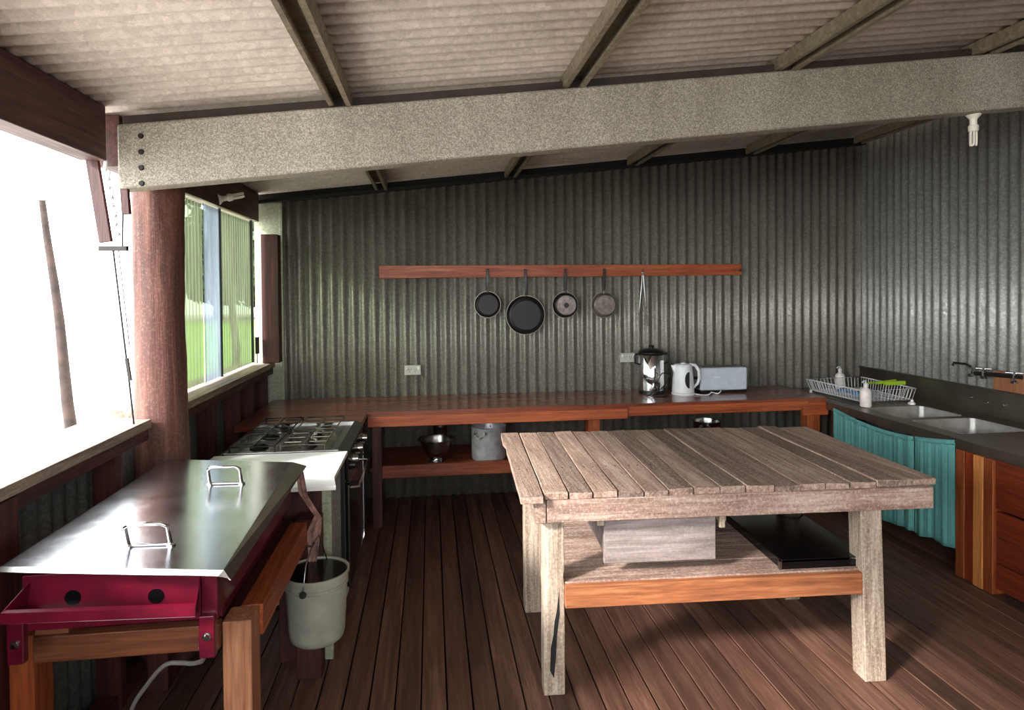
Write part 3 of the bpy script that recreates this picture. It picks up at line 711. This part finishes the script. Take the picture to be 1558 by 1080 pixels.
# body box
b=MB(); b.box(-1.03,-.565,1.775,2.66,.745,.892); b.box(-1.03,-.60,1.91,2.66,.669,.75); b.build('cooking_box',M['burg'],Q,bevel=.004)
fp=MB(); fp.box(-1.035,-.605,1.755,1.777,.742,.885); fp.build('front_panel',M['burg'],Q,bevel=.003)
for (x_,z_) in ((-.915,.822),(-.715,.812)):
    b=MB(); b.lathe([(0,-.0015),(.0195,-.0015),(.0195,.004),(0,.004)],(x_,1.755,z_),'Y',28)
    b.build('air_hole',M['ovenblack'],Q)
# sloping drip tray / lip
b=MB()
L0=[(-1.00,1.754,.872),(-.615,1.754,.862)]; L1=[(-1.045,1.69,.822),(-.597,1.69,.808)]; L2=[(-1.045,1.69,.797),(-.597,1.69,.783)]; 
b.add([L1[0],L1[1],L2[1],L2[0]],[(0,1,2,3)])
b.add([L1[0],L1[1],(-.597,1.70,.811),(-1.045,1.70,.825)],[(0,1,2,3)])
b.add([L2[0],L2[1],(-.62,1.755,.755),(-1.03,1.755,.765)],[(0,1,2,3)])
b.add([L1[1],L2[1],(-.62,1.755,.755),(-.605,1.755,.862)],[(0,1,2,3)])
b.add([L1[0],L2[0],(-1.03,1.755,.765),(-1.015,1.755,.870)],[(0,1,2,3)])
b.build('drip_tray',M['burg'],Q,solid=.003)
# corner legs / brackets
b=MB(); b.box(-.603,-.563,1.752,1.778,.742,.875); b.build('corner_post',M['burg'],Q,bevel=.002)
MB().box(-.606,-.566,1.735,1.757,.648,.760).build('mounting_bracket',M['burg'],Q,bevel=.004)
MB().box(-1.062,-1.022,1.735,1.757,.668,.775).build('mounting_bracket',M['burg'],Q,bevel=.004)
MB().box(-1.01,-.93,1.76,1.80,.728,.742).build('catch_plate',M['stand'],Q,bevel=.002)
for (x_,z_) in ((-.586,.705),(-1.042,.72)): MB().lathe([(0,-.01),(.006,-.01),(.007,-.002),(.011,-.001),(.011,.0)],(x_,1.735,z_),'Y',12).build('bolt',M['steel'],Q,smooth=40)
cord([(-.622,1.80,.735-.09),(-.625,1.82,.60),(-.66,1.85,.575),(-.70,1.87,.568),(-.745,1.88,.56),(-.80,1.90,.50),(-.86,1.93,.40),(-.90,2.0,.2),(-.95,2.2,.03),(-1.0,2.5,.012)],.0065,'gas_hose','grey gas hose looping down ',M['hose'],Q)

# bucket hanging off the stand rail
K=thing('bucket','pale grey plastic bucket hanging from the end of the barbecue stand','bucket',(-.40,2.56,.22))
bx,by,bz=-.455,2.575,.24
MB().lathe([(0,0),(.09,0),(.100,.008),(.106,.03),(.120,.255),(.126,.257),(.126,.268),(.119,.268),(.116,.255),(.103,.03),(0,.008)],(bx,by,bz),'Z',48).build('bucket_body',M['bucket'],K,smooth=45)
b=MB(); 
for zz in(.215,.228): b.lathe([(.118,zz-.002),(.1215,zz),(.118,zz+.002)],(bx,by,bz),'Z',40)
b.build('rim_band',M['bucket'],K,smooth=True)
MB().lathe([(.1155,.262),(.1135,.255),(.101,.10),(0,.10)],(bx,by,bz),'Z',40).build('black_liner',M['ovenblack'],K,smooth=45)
MB().tube([(-.50,by,.60),(-.47,by,.60),(-.462,by,.615)],.004,8).build('hook',M['iron'],K)
pts=[]
for i in range(17):
    a=PI*i/16; pts.append((bx+.126*math.cos(a)*.72-.01,by-.126*math.cos(a)*.72,bz+.25+.27*math.sin(a)))
# bail goes up over the rail
P0=(bx-.03,by-.122,bz+.225); P1=(bx+.03,by+.122,bz+.225)
MB().tube([P0,(bx-.02,by-.11,bz+.33),(bx-.012,by-.05,bz+.365),(bx-.012,by,bz+.372),(bx-.0,by+.06,bz+.38),P1],.0028,8).build('bail',M['steel'],K,smooth=True)
MB().lathe([(0,-.006),(.012,-.006),(.014,0),(0,.003)],P0,'Y',16).build('bail_ear',M['darkgrey'],K,smooth=40)
# greasy plastic strip draining to the bucket
b=MB(); P=[((-.550,2.685,.865),(-.520,2.685,.865)),((-.538,2.68,.78),(-.505,2.68,.77)),((-.478,2.675,.685),(-.448,2.675,.675)),((-.508,2.67,.62),(-.452,2.67,.62)),((-.500,2.665,.50),(-.468,2.665,.52)),((-.500,2.65,.37),(-.485,2.65,.37))]
vs=[]; 
for (l,r_) in P:
    l=Vector(l); r_=Vector(r_)
    for q in range(5): 
        p=l.lerp(r_,q/4); vs.append((p.x,p.y+(.006 if q%2 else -.004),p.z))
b.add(vs,[(j*5+i,j*5+i+1,(j+1)*5+i+1,(j+1)*5+i) for j in range(5) for i in range(4)])
tag(b.build('drain_strip',M['strap'],solid=.0015),'twisted stained plastic strip draining from the barbecue into the bucket','strip')

# ------------------------------------------------------------------ stove
V=thing('gas_stove','freestanding gas stove with wire trivets against the low window wall','stove',(-.73,3.6,0))
X0,X1,Y0,Y1=-1.03,-.42,3.29,4.008
MB().box(X0,X1-.02,Y0+.01,Y1-.01,.03,.775).build('stove_body',M['white'],V,bevel=.004)
b=MB(); b.box(X0,X1-.045,Y0,Y1,.775,.790); b.build('hob_tray',M['steel'],V,bevel=.004)
b=MB(); b.box(X0,X1-.045,Y0,Y0+.018,.785,.803); b.box(X0,X1-.045,Y1-.018,Y1,.785,.803); b.box(X0,X0+.018,Y0,Y1,.785,.803); b.build('hob_rim',M['steel'],V,bevel=.003)
MB().prism([(X1-.05,.775),(X1+.002,.765),(X1+.002,.785),(X1-.05,.806)],'Y',Y0,Y1).build('control_ledge',M['darkgrey'],V,bevel=.003)
b=MB()
cxs=[X0+.14,X0+.385]; cys=[Y0+.16,Y0+.40,Y0+.63]
for cx in cxs:
    for cy in cys:
        pass
for cx in cxs:
    for cy in cys:
        o=MB().lathe([(.045,.0),(.048,.008),(.03,.012),(.03,.018),(.036,.02),(.036,.027),(0,.029)],(cx,cy,.790),'Z',24).build('burner',M['iron'] if (cx+cy)%2<1 else M['steel'],V,smooth=40)
for cx in cxs:
    for k,cy in enumerate((Y0+.2,Y0+.585)):
        b=MB(); w,h=.108,.17; z=.826
        b.tube([(cx-w,cy-h,z),(cx+w,cy-h,z),(cx+w,cy+h,z),(cx-w,cy+h,z)],.0042,8,closed=True)
        for q in(-.5,0,.5): b.tube([(cx-w,cy+q*h*1.2,z),(cx-.02,cy+q*h*1.2,z)],.0036,6); b.tube([(cx+.02,cy+q*h*1.2,z),(cx+w,cy+q*h*1.2,z)],.0036,6)
        b.tube([(cx,cy-h,z),(cx,cy+h,z)],.0036,6)
        for sx in(-1,1):
            for sy in(-1,1): b.tube([(cx+sx*w,cy+sy*h,z),(cx+sx*w,cy+sy*h,.792)],.004,6)
        b.build('trivet',M['iron'] if cx<X0+.2 else M['dullsteel'],V,smooth=True)
MB().box(X1-.02,X1,Y0+.005,Y1-.005,.64,.766).build('control_panel',M['ovenblack'],V,bevel=.003)
for k in range(6):
    yy=Y0+.09+k*.122
    MB().lathe([(.024,0),(.022,.008),(.018,.026),(.015,.028),(0,.028)],(X1,yy,.70),'X',20).build('knob',M['chrome'] if k%2 else M['black'],V,smooth=40)
MB().box(X1-.018,X1,Y0+.01,Y1-.01,.10,.635).build('oven_door',M['ovenblack'],V,bevel=.004)
b=MB(); 
for zz in(.10,.63): b.box(X1-.004,X1+.003,Y0+.01,Y1-.01,zz-.012,zz+.004)
for yy in(Y0+.01,Y1-.02): b.box(X1-.004,X1+.003,yy,yy+.01,.10,.63)
b.build('door_trim',M['chrome'],V)
MB().tube([(X1,Y0+.08,.585),(X1+.04,Y0+.09,.585),(X1+.04,Y1-.09,.585),(X1,Y1-.08,.585)],.008,10).build('door_handle',M['chrome'],V,smooth=True)
MB().box(X0+.05,X1-.04,Y0+.03,Y1-.03,0,.03).build('plinth',M['black'],V)
# white bench beside stove
W=thing('side_bench','narrow cupboard bench with glossy white top between the stove and the barbecue','bench',(-.75,2.95,0))
MB().box(-1.06,-.42,2.83,3.283,.776,.796).build('bench_top',M['white'],W,bevel=.003)
MB().hexa([(-.85,2.70,.778),(-.395,2.70,.778),(-.42,2.83,.778),(-.85,2.83,.778)],[(-.85,2.70,.796),(-.395,2.70,.796),(-.42,2.83,.796),(-.85,2.83,.796)]).build('top_extension',M['white'],W,bevel=.002)
b=MB(); b.grid(lambda u,v:(-.455+.007*math.sin(2*PI*.36*u/.07),2.84+.44*u,.0+v*.772),60,1); b.build('corrugated_side',M['wallzinc2'],W,smooth=80,solid=.0012)
MB().box(-.475,-.435,3.24,3.28,0,.772).build('corner_post',M['darkgrey'],W,bevel=.002)
MB().box(-.66,-.47,2.838,2.86,.0,.772).build('end_board',M['redwoodZ'],W,bevel=.003)
MB().box(-.475,-.435,2.835,2.865,.0,.772).build('corner_post',M['flatzinc'],W,bevel=.002)

# ------------------------------------------------------------------ sink bench
G=thing('sink_bench','stainless steel double sink bench along the right-hand wall','sink bench',(3.2,3.5,0))
ZB=.752; fx=2.885
bowls=[(2.99,3.44,3.745,4.115),(2.99,3.44,3.29,3.69)]
b=MB()
def slab(x0,x1,y0,y1): b.box(x0,x1,y0,y1,ZB-.02,ZB)
ys=[2.2,3.29,3.69,3.745,4.115,4.99]
slab(fx,2.99,2.2,4.99); slab(3.44,3.60,2.2,4.99)
slab(2.99,3.44,2.2,3.29); slab(2.99,3.44,3.69,3.745); slab(2.99,3.44,4.115,4.99)
b.build('bench_top',M['dullsteel'],G)
MB().box(fx-.012,fx+.004,2.2,4.365,ZB-.052,ZB+.003).build('front_lip',M['dullsteel'],G,bevel=.003)
for (x0,x1,y0,y1) in bowls:
    b=MB(); n=6; r=.05
    def ring(z,ins):
        out=[]
        for (cx,cy,a0) in ((x1-r,y1-r,0),(x0+r,y1-r,90),(x0+r,y0+r,180),(x1-r,y0+r,270)):
            for k in range(n+1):
                a=R(a0+90*k/n); out.append((cx+(r-ins)*math.cos(a),cy+(r-ins)*math.sin(a),z))
        return out
    L=[ring(ZB+.001,-.006),ring(ZB-.002,0),ring(ZB-.02,.002),ring(ZB-.13,.008),ring(ZB-.15,.03)]
    m=len(L[0]); vs=[v for l in L for v in l]
    b.add(vs,[(i*m+k,i*m+(k+1)%m,(i+1)*m+(k+1)%m,(i+1)*m+k) for i in range(len(L)-1) for k in range(m)]+[tuple((len(L)-1)*m+k for k in range(m))])
    o=b.build('sink_bowl',M['bowl'],G,smooth=50,solid=.0015)
    MB().lathe([(0,0),(.03,0),(.034,.003),(0,.004)],((x0+x1)/2,(y0+y1)/2,ZB-.149),'Z',20).build('plug_hole',M['chrome'],o,smooth=True)
# drainer grooves
b=MB()
for k in range(9): b.tube([(2.99+k*.06,4.2,ZB+.001),(2.99+k*.06,4.85,ZB+.001)],.004,6)
b.build('drainer_ribs',M['dullsteel'],G,smooth=True)
MB().box(3.588,3.60,2.2,4.985,ZB-.01,.925).build('splashback',M['dullsteel'],G,bevel=.002)
MB().box(3.575,3.607,2.2,4.985,.918,.93).build('splashback_edge',M['dullsteel'],G,bevel=.003)
for yy,zz in ((3.86,.848),(3.74,.835),(3.60,.842)):
    MB().lathe([(0,-.012),(.007,-.012),(.01,-.004),(.012,0),(0,0)],(3.588,yy,zz),'X',14).build('fixing_bolt',M['chrome'],G,smooth=40)
MB().box(2.90,3.0,4.30,4.34,.0,.732).build('frame_leg',M['redwoodZ'],G); MB().box(3.5,3.58,4.92,4.97,0,.732).build('frame_leg',M['redwoodZ'],G)
MB().box(3.50,3.53,3.2,4.34,.70,.731).build('frame_rail',M['dark'],G)
# curtain
def curtain(y0,y1,label,seed,zb0,zb1):
    b=MB(); ny,nz=int(abs(y1-y0)/.006),16; rn=random.Random(seed)
    ph=[rn.uniform(0,6) for _ in range(4)]
    def f(u,v):
        y=y0+(y1-y0)*u
        U=(4.26-y)/(4.26-3.19)
        zt=.716+.018*U-.055*math.sin(PI*min(1,max(0,U)))
        zbm=zb0+(zb1-zb0)*u+.006*math.sin(u*9+ph[0])
        z=zt+(zbm-zt)*v
        A=(.007+.010*min(1,v*1.5))
        s=y*(2*PI/.12)+1.5*math.sin(y*7+ph[0])
        x=2.868-A*(math.sin(s+ph[1]+.8*math.sin(y*9+ph[2]))*.55+.3*math.sin(s*2.3+ph[3]+v)+.25*math.sin(s*5.1+ph[1])*(1-v*.6))*(.7+.3*math.sin(y*13))
        return (x, y+.006*math.sin(s+1)*v, z)
    b.grid(f,ny,nz)
    t=thing('sink_curtain',label,'curtain',(2.868,(y0+y1)/2,zb1))
    b.build('cloth',M['teal'],t,smooth=80,solid=.002)
    # header hem gathered on wire
    h=MB(); h.grid(lambda u,v:(f(u,0)[0]*.5+2.868*.5-.003*math.sin(PI*v),f(u,0)[1],f(u,0)[2]+.012-.03*v),ny,2); h.build('gathered_hem',M['teal'],t,smooth=80,solid=.002)
    return t
curtain(4.265,3.50,'teal cloth curtain under the sinks, the wider panel nearer the back corner',2,.075,.115)
curtain(3.49,3.195,'teal cloth curtain under the sinks, the narrower panel beside the orange posts',5,.12,.14)
tag(MB().tube([(2.868,4.30,.716),(2.868,4.1,.690),(2.868,3.9,.672),(2.868,3.7,.668),(2.868,3.5,.682),(2.868,3.35,.704),(2.868,3.19,.733)],.002,6).build('curtain_wire',M['iron']),'thin wire the teal sink curtains hang from','wire')
# cabinet with posts
H=thing('sink_cabinet','orange and red timber cabinet end under the sink bench at the right edge','cabinet',(3.2,2.8,0))
for (a_,c_,x_,m_) in ((3.128,3.185,2.865,'orangeZ'),(3.068,3.126,2.870,'cabZ'),(3.004,3.064,2.858,'paleZ2'),(2.945,3.002,2.862,'orangeZ')):
    MB().box(x_,2.955,a_,c_,0.0,.70).build('post_board', M[m_],H,bevel=.004)
b=MB(); b.box(2.875,2.895,2.2,2.942,.45,.70); b.build('drawer_front',M['cab'],H,bevel=.004)
b=MB(); 
for k in range(3): b.box(2.880,2.90,2.2,2.942,.035+k*.135,.165+k*.135)
b.build('lower_boards',M['cab'],H,bevel=.003)
MB().box(2.96,3.58,3.09,3.12,0,.70).build('side_panel',M['cab'],H)
MB().box(2.902,3.58,2.205,2.235,0,.725).build('side_panel',M['cab'],H,bevel=.003)

# dish rack
DR=thing('dish_rack','white wire dish rack on the draining board in the back corner','dish rack',(3.25,4.5,ZB))
co_t=[Vector((2.99,4.80,.858)),Vector((3.035,4.18,.858)),Vector((3.47,4.21,.858)),Vector((3.49,4.83,.858))]
co_b=[Vector((3.015,4.78,.776)),Vector((3.05,4.20,.776)),Vector((3.455,4.23,.776)),Vector((3.475,4.81,.776))]
b=MB().tube(co_t,.0042,8,closed=True); b.tube(co_b,.0032,8,closed=True); b.build('rim',M['whitep'],DR,smooth=True)
b=MB()
for i in range(4):
    a,c,d,e=co_t[i],co_t[(i+1)%4],co_b[i],co_b[(i+1)%4]; n=int((c-a).length/.03)
    for k in range(n+1): b.tube([a.lerp(c,k/n),d.lerp(e,k/n)],.002,6)
b.build('side_wires',M['whitep'],DR,smooth=True)
b=MB()
for k in range(1,18): b.tube([co_b[0].lerp(co_b[1],k/18),co_b[3].lerp(co_b[2],k/18)],.0018,6)
for k in (.33,.66): b.tube([co_b[0].lerp(co_b[3],k),co_b[1].lerp(co_b[2],k)],.0022,6)
b.build('base_wires',M['whitep'],DR,smooth=True)
for c in co_b: MB().lathe([(0,0),(.011,0),(.013,.008),(.008,.022),(0,.022)],(c.x,c.y,ZB+.0005),'Z',12).build('foot',M['whitep'],DR,smooth=40)
# bottle
def bottle(cx,cy,z,s,label,name,mat):
    t=thing(name,label,'bottle',(cx,cy,z))
    MB().lathe([(0,0),(.03*s,0),(.033*s,.006*s),(.033*s,.09*s),(.028*s,.105*s),(.012*s,.118*s),(.011*s,.130*s),(0,.131*s)],(cx,cy,z),'Z',28).build('bottle_body',mat,t,smooth=45)
    MB().lathe([(0,0),(.013*s,0),(.013*s,.014*s),(.005*s,.018*s),(.004*s,.035*s),(0,.036*s)],(cx,cy,z+.13*s),'Z',16).tube([(cx,cy,z+.162*s),(cx-.025*s,cy-.01*s,z+.160*s),(cx-.032*s,cy-.012*s,z+.153*s)],.005*s,8).build('pump',M['whitep'],t,smooth=40)
bottle(3.022,4.135,ZB+.003,1.12,'pale pump bottle standing in front of the wire dish rack','soap_bottle',M['soap'])
bottle(3.35,4.90,ZB+.005,1.12,'pale pump bottle standing behind the wire rack, nearest the back corner','hand_wash_bottle',M['soap'])
b=MB().box(3.30,3.50,4.40,4.44,.866,.878); b.tube([(3.22,4.38,.878),(3.32,4.41,.878),(3.5,4.45,.884)],.008,8); b.box(3.36,3.52,4.37,4.40,.86,.888)
tag(b.build('dish_brush',M['green'],bevel=.003),'bright lime green dish brush lying across the wire rack','brush')
b=MB(); b.grid(lambda u,v:(3.09+.16*u,4.35+.22*v,.785+.03*math.sin(u*5+v*3)*math.sin(v*4)+.012),10,10)
tag(b.build('dish_cloth',M['blue'],smooth=True,solid=.003),'pale blue cloth crumpled inside the wire dish rack','cloth')
tag(MB().lathe([(0,0),(.022,0),(.024,.006),(.02,.016),(0,.018)],(3.40,4.165,ZB+.001),'Z',18).build('sink_plug',M['whitep'],smooth=40),'small white sink plug on the bench beside the dish rack','plug')

# taps
t=thing('wall_tap','chrome and black wall taps with swivel spout above the right-hand sink','tap',(3.59,3.7,1.03))
b=MB().box(3.555,3.61,3.30,3.66,.935,1.055); b.build('timber_block',M['paleZ'],t,bevel=.004)
MB().tube([(3.55,3.79,1.02),(3.55,3.66,1.03),(3.55,3.45,1.04)],.014,12).build('pipe',M['iron'],t,smooth=True)
for yy in (3.82,3.72,3.50):
    MB().lathe([(0,0),(.018,0),(.02,.01),(.011,.02),(.011,.05),(.016,.055),(.016,.062),(0,.064)],(3.545,yy,.995),'Z',16).build('tap_body',M['chrome'],t,smooth=40)
b=MB()
for yy in (3.72,3.50):
    b.tube([(3.545-.03,yy-.03,1.06),(3.545+.03,yy+.03,1.06)],.007,8); b.tube([(3.545-.03,yy+.03,1.06),(3.545+.03,yy-.03,1.06)],.007,8)
b.build('tap_handle',M['chrome'],t,smooth=True)
MB().tube([(3.545,3.82,1.06),(3.535,3.85,1.075),(3.52,3.93,1.075),(3.515,3.935,1.055)],.008,10).build('spout',M['iron'],t,smooth=True)
MB().tube([(3.58,3.66,1.02),(3.58,3.66,.94)],.01,8).build('drop_pipe',M['iron'],t,smooth=True)

# ------------------------------------------------------------------ outdoors
g=MB().box(-40,30,-20,60,-.42,-.40).build('ground',M['ground'],origin=(0,0,-.4)); g['kind']='structure'
gr=MB().prism([(-5.1,12.5),(5,12.5),(5,45),(-18,45)],'Z',-.40,-.385).build('lawn',M['grass']); tag(gr,'sunlit green lawn seen through the plastic window','grass',None,'stuff')
def tree(x,y,h,r,label,seed,crown=None,lean=0):
    rn=random.Random(seed); t=thing('tree',label,'tree',(x,y,-.4))
    pts=[(x+lean*i/8+(.01 if h<3 else .05)*math.sin(i*1.3+seed),y,-.4+h*i/8) for i in range(9)]
    MB().tube(pts,[r*(1-.07*i) for i in range(9)],14).build('trunk',M['trunk'],t,smooth=True)
    if crown:
        cr,n=crown; b=MB(); cz=h*.95
        for k in range(n):
            d=Vector((rn.gauss(0,1),rn.gauss(0,1),rn.gauss(0,1))).normalized()*cr*(rn.random()**.4)
            c=Vector((x+lean+d.x,y+d.y,cz+d.z*.8)); s=rn.uniform(.10,.24)*(1 if cr<2 else 2.4)
            u=Vector((rn.gauss(0,1),rn.gauss(0,1),rn.gauss(0,1))).normalized(); w=u.orthogonal().normalized()
            b.add([c-u*s,c+w*s*.4,c+u*s,c-w*s*.4],[(0,1,2,3)])
        b.build('foliage',M['leaf'],t)
        for k in range(5):
            a=rn.uniform(0,6.28); e=Vector((x+lean+cr*.6*math.cos(a),y+cr*.6*math.sin(a),cz+rn.uniform(-.3,.6)*cr))
            MB().tube([pts[6],e],[r*.4,r*.1],8).build('branch',M['trunk'],t,smooth=True)
    return t
tree(-3.03,6.0,2.8,.058,'slim dark tree trunk cut short in the glare outside the bright open window',1,lean=-.27)  # trunk ends early; its fading into the glare is put into the shape
for i,(x,y,h,r,cr,n,lab) in enumerate(((-15.0,48,4.2,.35,4.0,4200,'broad leafy tree beyond the lawn, furthest left through the plastic window'),(-13.2,53,5.0,.4,5.4,5600,'tallest tree standing furthest back beyond the lawn'),(-9.6,46,4.0,.3,4.2,4200,'low leafy tree beyond the lawn towards the back corner'),(-4.95,17,4.3,.10,1.15,900,'slender young tree close behind the plastic window'))):
    tree(x,y,h,r,lab,10+i,(cr,n))

# ------------------------------------------------------------------ light
w=bpy.data.worlds.new('World'); bpy.context.scene.world=w; w.use_nodes=True
nt=w.node_tree; bg=nt.nodes['Background']; bg.inputs[0].default_value=(.93,.97,1,1)
tc=nt.nodes.new('ShaderNodeTexCoord'); dp=N(nt,'ShaderNodeVectorMath',operation='DOT_PRODUCT'); nt.links.new(tc.outputs['Generated'],dp.inputs[0]); dp.inputs[1].default_value=Vector((-.85,-.15,.5)).normalized()
mr=nt.nodes.new('ShaderNodeMapRange'); mr.inputs[1].default_value=-.2; mr.inputs[2].default_value=1; mr.inputs[3].default_value=4.8; mr.inputs[4].default_value=13
nt.links.new(dp.outputs['Value'],mr.inputs[0]); nt.links.new(mr.outputs[0],bg.inputs[1])
s=bpy.data.lights.new('sun','SUN'); s.energy=9.0; s.angle=R(7); s.color=(1,.97,.94)
so=bpy.data.objects.new('sun',s); C.objects.link(so)
d=Vector((1,.6,-.62)).normalized(); so.rotation_euler=d.to_track_quat('-Z','Y').to_euler()

# ------------------------------------------------------------------ camera
f=975.; yaw,pit,rol=R(7.25),R(1.0),R(.5)
cam=bpy.data.cameras.new('camera'); co=bpy.data.objects.new('camera',cam); C.objects.link(co)
cp,sp=math.cos(pit),math.sin(pit)
F=Vector((math.sin(yaw)*cp,math.cos(yaw)*cp,-sp)); R0=Vector((math.cos(yaw),-math.sin(yaw),0)); U0=Vector((math.sin(yaw)*sp,math.cos(yaw)*sp,cp))
Rv=R0*math.cos(rol)-U0*math.sin(rol); Uv=U0*math.cos(rol)+R0*math.sin(rol)
mw=Matrix(((Rv.x,Uv.x,-F.x,0),(Rv.y,Uv.y,-F.y,0),(Rv.z,Uv.z,-F.z,1.6),(0,0,0,1)))
co.matrix_world=mw
cam.sensor_fit='HORIZONTAL'; cam.sensor_width=36; cam.lens=f/1558*36; cam.shift_y=-(540-457)/1558; cam.clip_start=.02; cam.clip_end=200
sc=bpy.context.scene; sc.camera=co
sc.view_settings.view_transform='Standard'; sc.view_settings.look='None'; sc.view_settings.gamma=1; sc.view_settings.exposure=0.12
sc.view_settings.use_curve_mapping=False
sc.cycles.max_bounces=10; sc.cycles.diffuse_bounces=6; sc.cycles.transparent_max_bounces=12; sc.cycles.use_denoising=True
